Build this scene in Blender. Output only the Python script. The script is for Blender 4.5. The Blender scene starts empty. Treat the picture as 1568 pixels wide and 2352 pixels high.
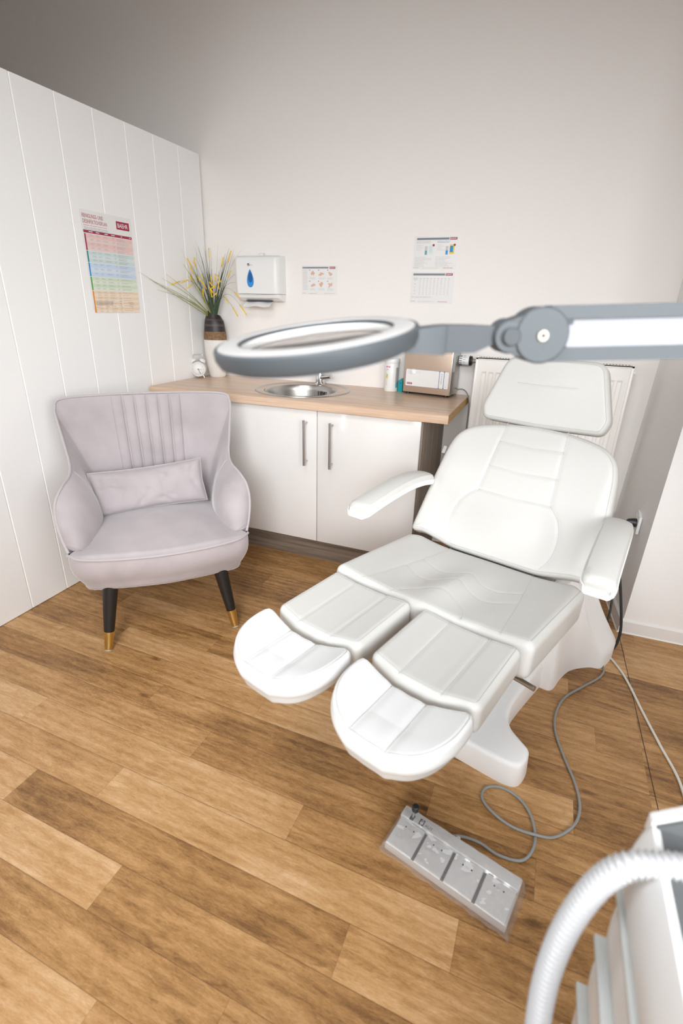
import bpy, bmesh, math, random
import numpy as np
from mathutils import Vector, Matrix
SC = bpy.context.scene
COL = SC.collection
PI = math.pi

# ------------------------------------------------------------------ camera
cam_d = bpy.data.cameras.new('camera'); cam = bpy.data.objects.new('camera', cam_d); COL.objects.link(cam)
_r = Vector((0.92775152, 0.37247743, 0.02318802)); _u = Vector((-0.16447865, 0.35232177, 0.92131218)); _f = Vector((-0.33499835, 0.85856271, -0.38813165))
cam.matrix_world = Matrix(((_r.x, _u.x, -_f.x, 2.0125375), (_r.y, _u.y, -_f.y, -2.7844462), (_r.z, _u.z, -_f.z, 1.33767898), (0, 0, 0, 1)))
cam_d.sensor_fit = 'VERTICAL'; cam_d.sensor_height = 36.0; cam_d.lens = 1129.635 / 2352 * 36
cam_d.clip_start = 0.02
cam_d.dof.use_dof = True; cam_d.dof.focus_distance = 1.9; cam_d.dof.aperture_fstop = 2.8
SC.camera = cam
# ------------------------------------------------------------------ world, lights, exposure
SC.view_settings.view_transform = 'Standard'; SC.view_settings.look = 'None'; SC.view_settings.gamma = 1
SC.view_settings.use_curve_mapping = False
SC.view_settings.exposure = 0.0
SC.cycles.use_denoising = True
SC.cycles.max_bounces = 10; SC.cycles.diffuse_bounces = 6; SC.cycles.transmission_bounces = 8; SC.cycles.transparent_max_bounces = 12
SC.cycles.sample_clamp_indirect = 6
SC.cycles.caustics_reflective = False; SC.cycles.caustics_refractive = False
SKY, GROUND = 0.8, 0.3
w = bpy.data.worlds.new('sky'); SC.world = w; w.use_nodes = True
_nt = w.node_tree; _bg = _nt.nodes['Background']; _tc = _nt.nodes.new('ShaderNodeTexCoord'); _sp = _nt.nodes.new('ShaderNodeSeparateXYZ'); _cr = _nt.nodes.new('ShaderNodeValToRGB')
_nt.links.new(_tc.outputs['Generated'], _sp.inputs[0]); _nt.links.new(_sp.outputs[2], _cr.inputs[0]); _nt.links.new(_cr.outputs[0], _bg.inputs[0])
_e = _cr.color_ramp.elements; _e[0].position = 0.0; _e[0].color = (GROUND / SKY, GROUND / SKY * .95, GROUND / SKY * .88, 1); _e[1].position = 0.06; _e[1].color = (0.97, 0.985, 1.0, 1)
_bg.inputs[1].default_value = SKY

def area(name, loc, target, sx, sy, power, col=(1, 1, 1), spread=PI):
    l = bpy.data.lights.new(name, 'AREA'); l.shape = 'RECTANGLE'; l.size = sx; l.size_y = sy; l.energy = power; l.color = col; l.spread = spread
    o = bpy.data.objects.new(name, l); COL.objects.link(o); o.location = loc
    d = Vector(target) - Vector(loc); o.rotation_euler = d.to_track_quat('-Z', 'Y').to_euler()
    return o
# daylight through the window opening behind the camera, plus three added, unseen fill lights
WX0, WX1, WZ0, WZ1 = 0.2, 3.2, 0.75, 2.65
area('window_daylight', (1.5, -4.66, 2.2), (1.2, -0.5, 0.0), 2.4, 0.8, 7, (0.95, 0.98, 1.0), math.radians(120))
area('window_daylight_low', (2.5, -4.66, 1.9), (1.05, -0.2, 0.2), 1.3, 0.9, 12.5, (0.95, 0.98, 1.0), math.radians(60))
LX0, LX1 = -2.6, -1.1
area('added_fill_far', (-1.9, -4.62, 1.5), (2.4, -0.6, 0.4), 1.3, 1.2, 7, (0.95, 0.98, 1.0), math.radians(80))  # added fill from the left that lifts the side of the pier
area('added_fill_right', (3.46, -3.2, 1.5), (0.6, -1.0, 0.6), 1.3, 1.2, 19, (0.95, 0.98, 1.0), math.radians(100))  # added fill from the right for the partition and the chair base
area('added_fill_overhead', (1.6, -3.2, 3.08), (1.6, -2.6, 0), 1.2, 1.2, 41, (0.97, 0.985, 1.0), math.radians(148))  # added overhead fill without a fixture, spread limited so the upper wall stays dark
# ------------------------------------------------------------------ materials
MATS = {}
def mat(name, col, rough=0.5, metal=0.0, bump=0.0, bscale=200.0, var=0.0, vscale=8.0, sheen=0.0, coat=0.0, spec=0.5):
    m = bpy.data.materials.new(name); m.use_nodes = True; nt = m.node_tree; b = nt.nodes['Principled BSDF']
    b.inputs['Base Color'].default_value = (*col, 1); b.inputs['Roughness'].default_value = rough; b.inputs['Metallic'].default_value = metal
    b.inputs['Specular IOR Level'].default_value = spec
    if sheen: b.inputs['Sheen Weight'].default_value = sheen; b.inputs['Sheen Roughness'].default_value = 0.4
    if coat: b.inputs['Coat Weight'].default_value = coat; b.inputs['Coat Roughness'].default_value = 0.08
    if bump or var:
        tc = nt.nodes.new('ShaderNodeTexCoord')
    if bump:
        n = nt.nodes.new('ShaderNodeTexNoise'); n.inputs['Scale'].default_value = bscale; n.inputs['Detail'].default_value = 4
        nt.links.new(tc.outputs['Object'], n.inputs['Vector'])
        bp = nt.nodes.new('ShaderNodeBump'); bp.inputs['Strength'].default_value = bump; bp.inputs['Distance'].default_value = 0.002
        nt.links.new(n.outputs['Fac'], bp.inputs['Height']); nt.links.new(bp.outputs['Normal'], b.inputs['Normal'])
    if var:
        n = nt.nodes.new('ShaderNodeTexNoise'); n.inputs['Scale'].default_value = vscale; n.inputs['Detail'].default_value = 3
        nt.links.new(tc.outputs['Object'], n.inputs['Vector'])
        mx = nt.nodes.new('ShaderNodeMix'); mx.data_type = 'RGBA'
        mx.inputs[6].default_value = (*[c * (1 - var) for c in col], 1); mx.inputs[7].default_value = (*[min(1, c * (1 + var)) for c in col], 1)
        mr = nt.nodes.new('ShaderNodeMapRange'); mr.inputs[1].default_value = 0.3; mr.inputs[2].default_value = 0.7
        nt.links.new(n.outputs['Fac'], mr.inputs[0]); nt.links.new(mr.outputs[0], mx.inputs[0]); nt.links.new(mx.outputs[2], b.inputs['Base Color'])
    MATS[name] = m
    return m

def wood(name, c1, c2, axis, rough=0.45, stretch=18.0, scale=3.0, spec=0.5, bands=0.0):
    """streaky wood decor running along one object axis"""
    m = bpy.data.materials.new(name); m.use_nodes = True; nt = m.node_tree; b = nt.nodes['Principled BSDF']
    b.inputs['Roughness'].default_value = rough; b.inputs['Specular IOR Level'].default_value = spec
    tc = nt.nodes.new('ShaderNodeTexCoord'); mp = nt.nodes.new('ShaderNodeMapping')
    s = [stretch] * 3; s[axis] = 1.0; mp.inputs['Scale'].default_value = s
    nt.links.new(tc.outputs['Object'], mp.inputs['Vector'])
    n = nt.nodes.new('ShaderNodeTexNoise'); n.inputs['Scale'].default_value = scale; n.inputs['Detail'].default_value = 6; n.inputs['Roughness'].default_value = 0.65
    nt.links.new(mp.outputs['Vector'], n.inputs['Vector'])
    n2 = nt.nodes.new('ShaderNodeTexNoise'); n2.inputs['Scale'].default_value = scale * 4.2; n2.inputs['Detail'].default_value = 3
    nt.links.new(mp.outputs['Vector'], n2.inputs['Vector'])
    ad = nt.nodes.new('ShaderNodeMath'); ad.operation = 'MULTIPLY_ADD'; ad.inputs[1].default_value = 0.35
    nt.links.new(n2.outputs['Fac'], ad.inputs[0]); nt.links.new(n.outputs['Fac'], ad.inputs[2])
    cr = nt.nodes.new('ShaderNodeValToRGB'); cr.color_ramp.elements[0].position = 0.5; cr.color_ramp.elements[1].position = 0.85
    cr.color_ramp.elements[0].color = (*c2, 1); cr.color_ramp.elements[1].color = (*c1, 1)
    nt.links.new(ad.outputs[0], cr.inputs[0]); nt.links.new(cr.outputs[0], b.inputs['Base Color'])
    MATS[name] = m
    return m

M = MATS
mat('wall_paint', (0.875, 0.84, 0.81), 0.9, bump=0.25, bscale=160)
mat('wall_paint_pier', (0.88, 0.865, 0.85), 0.9, bump=0.5, bscale=220)
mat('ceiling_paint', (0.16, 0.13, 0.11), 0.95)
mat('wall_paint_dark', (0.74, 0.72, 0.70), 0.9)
mat('panel_white', (0.89, 0.89, 0.885), 0.55)
mat('trim_white', (0.80, 0.78, 0.76), 0.5)
mat('foot_vinyl', (0.70, 0.705, 0.70), 0.4)
mat('leather', (0.57, 0.56, 0.535), 0.42, bump=0.06, bscale=700)
mat('leather_stitch', (0.50, 0.495, 0.475), 0.7)
mat('seam_dark', (0.05, 0.03, 0.018), 0.8)
mat('plastic_white', (0.82, 0.82, 0.81), 0.35)
mat('plastic_base', (0.90, 0.90, 0.90), 0.45)
mat('gloss_white', (0.76, 0.735, 0.715), 0.12, coat=0.4)
mat('steel', (0.50, 0.48, 0.455), 0.33, 1.0)
mat('steel_dark', (0.25, 0.24, 0.23), 0.4, 1.0)
mat('chrome', (0.75, 0.75, 0.76), 0.08, 1.0)
mat('steel_bronze', (0.56, 0.43, 0.34), 0.42, 0.55, bump=0.05, bscale=500)
mat('velvet', (0.42, 0.375, 0.385), 0.75, bump=0.1, bscale=600, var=0.10, vscale=7, sheen=0.65, spec=0.2)
mat('velvet_piping', (0.45, 0.41, 0.42), 0.75, sheen=0.5, spec=0.2)
mat('leg_black', (0.012, 0.010, 0.010), 0.4)
mat('bolt_beige', (0.42, 0.36, 0.29), 0.4, 0.6)
mat('brass', (0.72, 0.50, 0.17), 0.3, 1.0, bump=0.05, bscale=300)
mat('lamp_grey', (0.068, 0.078, 0.086), 0.5)
mat('lamp_grey_dark', (0.045, 0.052, 0.058), 0.5)
mat('lamp_white', (0.43, 0.42, 0.415), 0.45)
mat('lamp_strip', (0.32, 0.32, 0.355), 0.5)
mat('trolley_white', (0.76, 0.76, 0.755), 0.3)
mat('trolley_lip', (0.55, 0.57, 0.56), 0.4)
mat('trolley_grey', (0.105, 0.11, 0.112), 0.55)
mat('hose_white', (0.46, 0.46, 0.47), 0.35)
mat('cable_grey', (0.27, 0.27, 0.26), 0.55)
mat('cable_white', (0.66, 0.64, 0.58), 0.5)
mat('cable_black', (0.015, 0.015, 0.017), 0.45)
mat('black_plastic', (0.02, 0.02, 0.022), 0.4)
mat('pedal_grey', (0.58, 0.58, 0.575), 0.5)
mat('pedal_dark', (0.06, 0.06, 0.065), 0.5)
mat('paper', (0.82, 0.81, 0.80), 0.6)
mat('paper_gloss', (0.82, 0.81, 0.80), 0.22)
mat('ink_grey', (0.42, 0.40, 0.40), 0.7)
mat('ink_pale', (0.60, 0.58, 0.57), 0.7)
mat('ink_dark', (0.05, 0.05, 0.06), 0.6)
mat('ink_header', (0.22, 0.24, 0.27), 0.6)
mat('ink_red', (0.35, 0.02, 0.06), 0.6)
mat('ink_redtext', (0.42, 0.06, 0.09), 0.6)
mat('ink_pink', (0.80, 0.25, 0.35), 0.6)
mat('ink_skin', (0.72, 0.46, 0.34), 0.6)
mat('ink_blue', (0.02, 0.27, 0.72), 0.4)
mat('ink_navy', (0.01, 0.10, 0.33), 0.4)
mat('ink_yellow', (0.80, 0.62, 0.05), 0.5)
mat('ink_cyan', (0.10, 0.36, 0.45), 0.5)
for nm, c in dict(red=(0.80, 0.64, 0.62), red2=(0.80, 0.57, 0.54), teal=(0.68, 0.77, 0.77), teal2=(0.60, 0.73, 0.73), blue=(0.66, 0.75, 0.85), blue2=(0.57, 0.70, 0.85),
                  green=(0.73, 0.80, 0.68), green2=(0.64, 0.75, 0.58), orange=(0.86, 0.74, 0.61), orange2=(0.85, 0.66, 0.48)).items():
    mat('tint_' + nm, c, 0.6)
mat('strong_red', (0.36, 0.03, 0.08), 0.6); mat('strong_teal', (0.02, 0.24, 0.27), 0.6); mat('strong_blue', (0.02, 0.28, 0.62), 0.6)
mat('strong_green', (0.10, 0.38, 0.08), 0.6); mat('strong_orange', (0.80, 0.28, 0.04), 0.6)
mat('teal_plastic', (0.0, 0.30, 0.34), 0.4)
mat('vase_black', (0.022, 0.017, 0.016), 0.45, bump=0.3, bscale=60)
mat('vase_band', (0.07, 0.055, 0.05), 0.5)
mat('vase_wicker', (0.20, 0.115, 0.055), 0.7, bump=0.6, bscale=120, var=0.35, vscale=90)
mat('vase_white', (0.72, 0.69, 0.655), 0.4)
mat('grass_green', (0.035, 0.075, 0.03), 0.55)
mat('grass_light', (0.30, 0.32, 0.10), 0.55)
mat('grass_dry', (0.20, 0.19, 0.13), 0.6)
mat('flower_yellow', (0.90, 0.58, 0.02), 0.6)
mat('clock_white', (0.78, 0.76, 0.73), 0.35)
mat('clock_metal', (0.62, 0.54, 0.44), 0.3, 1.0)
mat('radiator_white', (0.90, 0.87, 0.835), 0.3)
mat('window_frame', (0.8, 0.8, 0.8), 0.4)
wood('worktop_wood', (0.70, 0.52, 0.385), (0.52, 0.345, 0.23), 0, 0.3, 22, 1.6)
wood('cabinet_dark_wood', (0.30, 0.235, 0.185), (0.11, 0.083, 0.065), 2, 0.5, 26, 1.6)
wood('plinth_dark_wood', (0.27, 0.21, 0.165), (0.11, 0.083, 0.065), 0, 0.5, 26, 1.6)

def chipboard():
    m = bpy.data.materials.new('chipboard'); m.use_nodes = True; nt = m.node_tree; b = nt.nodes['Principled BSDF']; b.inputs['Roughness'].default_value = 0.9
    tc = nt.nodes.new('ShaderNodeTexCoord'); v = nt.nodes.new('ShaderNodeTexVoronoi'); v.inputs['Scale'].default_value = 260
    nt.links.new(tc.outputs['Object'], v.inputs['Vector'])
    cr = nt.nodes.new('ShaderNodeValToRGB'); cr.color_ramp.elements[0].color = (0.30, 0.16, 0.05, 1); cr.color_ramp.elements[1].color = (0.62, 0.42, 0.18, 1)
    nt.links.new(v.outputs['Color'], cr.inputs[0]); nt.links.new(cr.outputs[0], b.inputs['Base Color'])
    MATS['chipboard'] = m
chipboard()

def glass(name, ior=1.5, rough=0.0):
    m = bpy.data.materials.new(name); m.use_nodes = True; b = m.node_tree.nodes['Principled BSDF']
    b.inputs['Base Color'].default_value = (1, 1, 1, 1); b.inputs['Transmission Weight'].default_value = 1; b.inputs['IOR'].default_value = ior; b.inputs['Roughness'].default_value = rough
    MATS[name] = m
glass('lens_glass')

def film(name, gloss=0.18, tint=(1, 1, 1), milk=0.0):
    m = bpy.data.materials.new(name); m.use_nodes = True; nt = m.node_tree; nt.nodes.clear()
    out = nt.nodes.new('ShaderNodeOutputMaterial'); t = nt.nodes.new('ShaderNodeBsdfTransparent'); g = nt.nodes.new('ShaderNodeBsdfGlossy'); d = nt.nodes.new('ShaderNodeBsdfDiffuse')
    t.inputs[0].default_value = (*tint, 1); g.inputs['Roughness'].default_value = 0.18; g.inputs[0].default_value = (0.9, 0.9, 0.9, 1); d.inputs[0].default_value = (0.8, 0.78, 0.78, 1)
    lw = nt.nodes.new('ShaderNodeLayerWeight'); lw.inputs['Blend'].default_value = 0.35
    mr = nt.nodes.new('ShaderNodeMapRange'); mr.inputs[3].default_value = gloss * 0.5; mr.inputs[4].default_value = min(1, gloss * 3.0)
    nt.links.new(lw.outputs['Facing'], mr.inputs[0])
    a = nt.nodes.new('ShaderNodeMixShader'); nt.links.new(mr.outputs[0], a.inputs[0]); nt.links.new(t.outputs[0], a.inputs[1]); nt.links.new(g.outputs[0], a.inputs[2])
    c = nt.nodes.new('ShaderNodeMixShader'); c.inputs[0].default_value = milk; nt.links.new(a.outputs[0], c.inputs[1]); nt.links.new(d.outputs[0], c.inputs[2])
    nt.links.new(c.outputs[0], out.inputs[0])
    MATS[name] = m
film('plastic_film', 0.15, (0.985, 0.98, 0.98), 0.13)

def vinyl_floor():
    m = bpy.data.materials.new('vinyl_planks'); m.use_nodes = True; nt = m.node_tree; L = nt.links.new; b = nt.nodes['Principled BSDF']
    b.inputs['Roughness'].default_value = 0.42; b.inputs['Specular IOR Level'].default_value = 0.4
    def N(t, **k):
        n = nt.nodes.new(t)
        for a, v in k.items(): setattr(n, a, v)
        return n
    uv = N('ShaderNodeUVMap'); uv.uv_map = 'plank'
    tone = N('ShaderNodeAttribute'); tone.attribute_name = 'tone'
    seed = N('ShaderNodeAttribute'); seed.attribute_name = 'seed'
    sep = N('ShaderNodeSeparateXYZ'); L(uv.outputs[0], sep.inputs[0])
    comb = N('ShaderNodeCombineXYZ'); L(sep.outputs[0], comb.inputs[0]); L(sep.outputs[1], comb.inputs[1]); L(seed.outputs['Fac'], comb.inputs[2])
    def noise(sx, sy, scale, detail, rough=0.6, dist=0.0):
        mp = N('ShaderNodeMapping'); mp.inputs['Scale'].default_value = (sx, sy, 7.0); L(comb.outputs[0], mp.inputs['Vector'])
        n = N('ShaderNodeTexNoise'); n.inputs['Scale'].default_value = scale; n.inputs['Detail'].default_value = detail; n.inputs['Roughness'].default_value = rough; n.inputs['Distortion'].default_value = dist
        L(mp.outputs[0], n.inputs['Vector']); return n
    blot = noise(1.0, 3.2, 3.2, 3, 0.55, 0.4)       # large soft patches along each board
    grain = noise(1.0, 6.0, 10.0, 6, 0.75, 1.2)     # wavy grain
    pore = noise(1.0, 5.0, 120.0, 3, 0.7)            # fine pores
    fine = noise(1.0, 5.0, 34.0, 5, 0.7, 0.6)
    wmp = N('ShaderNodeMapping'); wmp.inputs['Scale'].default_value = (0.9, 9.0, 5.0); L(comb.outputs[0], wmp.inputs['Vector'])
    wav = N('ShaderNodeTexWave'); wav.bands_direction = 'Y'; wav.inputs['Scale'].default_value = 1.1; wav.inputs['Distortion'].default_value = 7.0; wav.inputs['Detail'].default_value = 3.0; wav.inputs['Detail Scale'].default_value = 0.8; L(wmp.outputs[0], wav.inputs['Vector'])
    # knots
    mpk = N('ShaderNodeMapping'); mpk.inputs['Scale'].default_value = (2.6, 7.0, 3.0); L(comb.outputs[0], mpk.inputs['Vector'])
    vor = N('ShaderNodeTexVoronoi'); vor.inputs['Scale'].default_value = 1.0; L(mpk.outputs[0], vor.inputs['Vector'])
    kn = N('ShaderNodeMapRange'); kn.inputs[1].default_value = 0.0; kn.inputs[2].default_value = 0.085; kn.inputs[3].default_value = 0.42; kn.inputs[4].default_value = 0.0; L(vor.outputs['Distance'], kn.inputs[0])
    def math_(op, a, bb, c=None):
        n = N('ShaderNodeMath', operation=op)
        for i, v in enumerate((a, bb, c)):
            if v is None: continue
            if isinstance(v, (int, float)): n.inputs[i].default_value = v
            else: L(v, n.inputs[i])
        return n.outputs[0]
    s = math_('MULTIPLY_ADD', blot.outputs['Fac'], 0.80, -0.40)
    s = math_('MULTIPLY_ADD', grain.outputs['Fac'], 0.75, s); s = math_('SUBTRACT', s, 0.375)
    s = math_('MULTIPLY_ADD', pore.outputs['Fac'], 0.40, s); s = math_('SUBTRACT', s, 0.20)
    s = math_('MULTIPLY_ADD', fine.outputs['Fac'], 0.55, s); s = math_('SUBTRACT', s, 0.275)
    s = math_('MULTIPLY_ADD', wav.outputs['Fac'], 0.10, s); s = math_('SUBTRACT', s, 0.03)
    s = math_('ADD', s, tone.outputs['Fac']); s = math_('SUBTRACT', s, kn.outputs[0])
    cr = N('ShaderNodeValToRGB'); e = cr.color_ramp.elements
    e[0].position = 0.0; e[0].color = (0.085, 0.042, 0.016, 1); e[1].position = 1.0; e[1].color = (0.62, 0.405, 0.225, 1)
    for p, c in ((0.28, (0.205, 0.100, 0.035)), (0.5, (0.355, 0.187, 0.068)), (0.72, (0.49, 0.280, 0.120))):
        x = cr.color_ramp.elements.new(p); x.color = (*c, 1)
    L(s, cr.inputs[0])
    # joints between boards: thin darker print
    wv = math_('ABSOLUTE', math_('SUBTRACT', sep.outputs[1], 0.1113 / 2), 0.0)
    j1 = N('ShaderNodeMapRange'); j1.inputs[1].default_value = 0.1113 / 2 - 0.0013; j1.inputs[2].default_value = 0.1113 / 2 - 0.0002; L(wv, j1.inputs[0])
    j2 = N('ShaderNodeMapRange'); j2.inputs[1].default_value = 0.0012; j2.inputs[2].default_value = 0.0003; L(sep.outputs[0], j2.inputs[0])
    j = math_('MULTIPLY', math_('MAXIMUM', j1.outputs[0], j2.outputs[0]), 0.6)
    mx = N('ShaderNodeMix', data_type='RGBA'); L(j, mx.inputs[0]); L(cr.outputs[0], mx.inputs[6]); mx.inputs[7].default_value = (0.06, 0.028, 0.010, 1)
    L(mx.outputs[2], b.inputs['Base Color'])
    bp = N('ShaderNodeBump'); bp.inputs['Strength'].default_value = 0.12; bp.inputs['Distance'].default_value = 0.001; L(grain.outputs['Fac'], bp.inputs['Height']); L(bp.outputs[0], b.inputs['Normal'])
    MATS['vinyl_planks'] = m
vinyl_floor()

# ------------------------------------------------------------------ geometry helpers
class MB:
    """collects shapes and links them as one mesh object"""
    def __init__(s): s.v = []; s.f = []; s.m = []; s.mats = []; s.sm = []
    def mi(s, m):
        if m not in s.mats: s.mats.append(m)
        return s.mats.index(m)
    def raw(s, vs, fs, m, T=None, smooth=True):
        o = len(s.v); k = s.mi(m)
        for p in vs:
            p = Vector(p); s.v.append(tuple(T @ p) if T is not None else tuple(p))
        for f in fs: s.f.append([i + o for i in f]); s.m.append(k); s.sm.append(smooth)
        return s
    def box(s, a, b, m, bev=0.0, seg=2, T=None):
        bm = bmesh.new(); bmesh.ops.create_cube(bm, size=1)
        for v in bm.verts: v.co = Vector([(a[i] + b[i]) / 2 + v.co[i] * (b[i] - a[i]) for i in range(3)])
        if bev: bmesh.ops.bevel(bm, geom=bm.edges[:], offset=bev, segments=seg, profile=0.5, affect='EDGES')
        bm.verts.index_update(); s.raw([v.co[:] for v in bm.verts], [[v.index for v in f.verts] for f in bm.faces], m, T); bm.free(); return s
    def tube(s, pts, r, m, n=10, T=None, cap=True):
        P = [Vector(p) for p in pts]; k = len(P); rad = r if callable(r) else (lambda i: r)
        tang = [((P[min(i + 1, k - 1)] - P[max(i - 1, 0)]).normalized()) for i in range(k)]
        t0 = tang[0]; nn = t0.orthogonal().normalized(); vs = []; fs = []
        for i in range(k):
            if i:
                ax = tang[i - 1].cross(tang[i])
                if ax.length > 1e-9:
                    nn = Matrix.Rotation(tang[i - 1].angle(tang[i]), 3, ax.normalized()) @ nn
            bb = tang[i].cross(nn)
            for j in range(n):
                a = 2 * PI * j / n; vs.append(P[i] + (nn * math.cos(a) + bb * math.sin(a)) * rad(i))
        for i in range(k - 1):
            for j in range(n): fs.append([i * n + j, i * n + (j + 1) % n, (i + 1) * n + (j + 1) % n, (i + 1) * n + j])
        if cap: fs.append(list(range(n))[::-1]); fs.append([(k - 1) * n + j for j in range(n)])
        return s.raw(vs, fs, m, T)
    def lathe(s, prof, m, n=48, T=None, sx=1.0, sy=1.0, slant=None, closed=False):
        vs = []; fs = []; k = len(prof)
        for r, z in prof:
            for j in range(n):
                a = 2 * PI * j / n; vs.append((r * math.cos(a) * sx, r * math.sin(a) * sy, z))
        for i in range(k - 1 + (1 if closed else 0)):
            for j in range(n):
                i2 = (i + 1) % k; fs.append([i * n + j, i * n + (j + 1) % n, i2 * n + (j + 1) % n, i2 * n + j])
        if not closed:
            if prof[0][0] > 1e-6: fs.append(list(range(n))[::-1])
            if prof[-1][0] > 1e-6: fs.append([(k - 1) * n + j for j in range(n)])
        return s.raw(vs, fs, m, T)
    def prism(s, poly, z0, z1, m, T=None):
        n = len(poly); vs = [(x, y, z0) for x, y in poly] + [(x, y, z1) for x, y in poly]
        fs = [list(range(n))[::-1], [n + i for i in range(n)]] + [[i, (i + 1) % n, n + (i + 1) % n, n + i] for i in range(n)]
        return s.raw(vs, fs, m, T)
    def loft(s, loops, m, T=None, cap0=True, cap1=True):
        n = len(loops[0]); vs = [p for l in loops for p in l]; fs = []
        for i in range(len(loops) - 1):
            for j in range(n): fs.append([i * n + j, i * n + (j + 1) % n, (i + 1) * n + (j + 1) % n, (i + 1) * n + j])
        if cap0: fs.append(list(range(n))[::-1])
        if cap1: fs.append([(len(loops) - 1) * n + j for j in range(n)])
        return s.raw(vs, fs, m, T)
    def grid(s, G, m, T=None, flip=False):
        a = len(G); b = len(G[0]); vs = [p for row in G for p in row]; fs = []
        for i in range(a - 1):
            for j in range(b - 1):
                q = [i * b + j, i * b + j + 1, (i + 1) * b + j + 1, (i + 1) * b + j]; fs.append(q[::-1] if flip else q)
        return s.raw(vs, fs, m, T)
    def rect(s, x0, y0, x1, y1, m, lv=0):
        z = lv * 0.0003; return s.raw([(x0, y0, z), (x1, y0, z), (x1, y1, z), (x0, y1, z)], [[0, 1, 2, 3]], m)
    def poly(s, pts, m, lv=0):
        z = lv * 0.0003; return s.raw([(x, y, z) for x, y in pts], [list(range(len(pts)))], m)
    def disc(s, x, y, r, m, lv=0, n=20, ry=None):
        ry = ry or r; return s.poly([(x + r * math.cos(2 * PI * i / n), y + ry * math.sin(2 * PI * i / n)) for i in range(n)], m, lv)
    def text(s, body, x, y, h, m, lv=1, width=None, bold=0.0, T=None):
        """lettering of cap height h with its lower left corner at x, y"""
        c = bpy.data.curves.new('t', 'FONT'); c.body = body; c.size = 1.0; c.resolution_u = 3; c.offset = bold
        o = bpy.data.objects.new('t', c); COL.objects.link(o); bpy.context.view_layer.update()
        me = bpy.data.meshes.new_from_object(o.evaluated_get(bpy.context.evaluated_depsgraph_get()))
        if len(me.vertices):
            xs = [v.co.x for v in me.vertices]; ys = [v.co.y for v in me.vertices]
            k = h / 0.7; kx = (width / (max(xs) - min(xs))) if width else k
            s.raw([((v.co.x - min(xs)) * kx + x, v.co.y * k + y, lv * 0.0003) for v in me.vertices], [list(p.vertices) for p in me.polygons], m, T, False)
        bpy.data.objects.remove(o); bpy.data.curves.remove(c); bpy.data.meshes.remove(me); return s
    def lines(s, x0, y0, x1, n, pitch, m, lv=1, th=None, rng=None, ragged=0.3):
        """rows of unreadable small print"""
        th = th or pitch * 0.42; rng = rng or random.Random(int((x0 + y0) * 1e5))
        for i in range(n):
            y = y0 - i * pitch; e = x1 - (x1 - x0) * ragged * rng.random(); x = x0
            while x < e - 1e-6:
                wlen = min(e - x, (x1 - x0) * (0.10 + 0.16 * rng.random())); s.rect(x, y - th, x + wlen * 0.88, y, m, lv); x += wlen
        return s
    def build(s, name, parent=None, sharp=35, loc=None):
        me = bpy.data.meshes.new(name); me.from_pydata(s.v, [], s.f); me.update()
        for m in s.mats: me.materials.append(MATS[m])
        me.polygons.foreach_set('material_index', s.m); me.polygons.foreach_set('use_smooth', s.sm)
        if sharp: me.set_sharp_from_angle(angle=math.radians(sharp))
        me.update(); o = bpy.data.objects.new(name, me); COL.objects.link(o)
        if parent: o.parent = parent
        if loc: o.location = loc
        return o

def tag(o, label, cat, group=None, kind=None):
    o['label'] = label; o['category'] = cat
    if group: o['group'] = group
    if kind: o['kind'] = kind
    return o
def thing(name, label, cat, loc=(0, 0, 0), rz=0.0, group=None, rot=None):
    o = bpy.data.objects.new(name, None); COL.objects.link(o); o.empty_display_size = 0.1; o.location = loc; o.rotation_euler = rot or (0, 0, rz)
    return tag(o, label, cat, group)
def struct(o): o['kind'] = 'structure'; return o
def cat_rom(P, n, closed=False):
    """Catmull-Rom through points P, n samples per span"""
    P = [np.array(p, float) for p in P]; k = len(P); out = []
    g = (lambda i: P[i % k]) if closed else (lambda i: P[min(max(i, 0), k - 1)] if 0 <= i < k else (2 * P[0] - P[1] if i < 0 else 2 * P[-1] - P[-2]))
    for i in range(k if closed else k - 1):
        a, b, c, d = g(i - 1), g(i), g(i + 1), g(i + 2)
        for j in range(n):
            t = j / n; out.append(0.5 * (2 * b + (c - a) * t + (2 * a - 5 * b + 4 * c - d) * t * t + (3 * b - a - 3 * c + d) * t ** 3))
    if not closed: out.append(P[-1])
    return out
def resample(P, n, closed=False):
    P = [np.array(p, float) for p in P]
    if closed: P = P + [P[0]]
    d = [0]
    for a, b in zip(P, P[1:]): d.append(d[-1] + np.linalg.norm(b - a))
    ts = np.linspace(0, d[-1], n + 1)[:-1] if closed else np.linspace(0, d[-1], n)
    A = np.array(P); return [np.array([np.interp(t, d, A[:, k]) for k in range(A.shape[1])]) for t in ts]
def round_poly(pts, radii, n=8):
    """polygon with rounded corners"""
    out = []; k = len(pts)
    for i in range(k):
        p = np.array(pts[i], float); a = np.array(pts[i - 1], float); b = np.array(pts[(i + 1) % k], float); r = radii[i] if hasattr(radii, '__len__') else radii
        if r <= 0: out.append(p); continue
        da = (a - p) / np.linalg.norm(a - p); db = (b - p) / np.linalg.norm(b - p); half = math.acos(max(-1, min(1, da @ db))) / 2
        t = min(r / math.tan(half), np.linalg.norm(a - p) * 0.49, np.linalg.norm(b - p) * 0.49)
        p0 = p + da * t; p1 = p + db * t
        for j in range(n + 1):
            s = j / n; out.append((1 - s) ** 2 * p0 + 2 * s * (1 - s) * p + s * s * p1)
    return out

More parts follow.
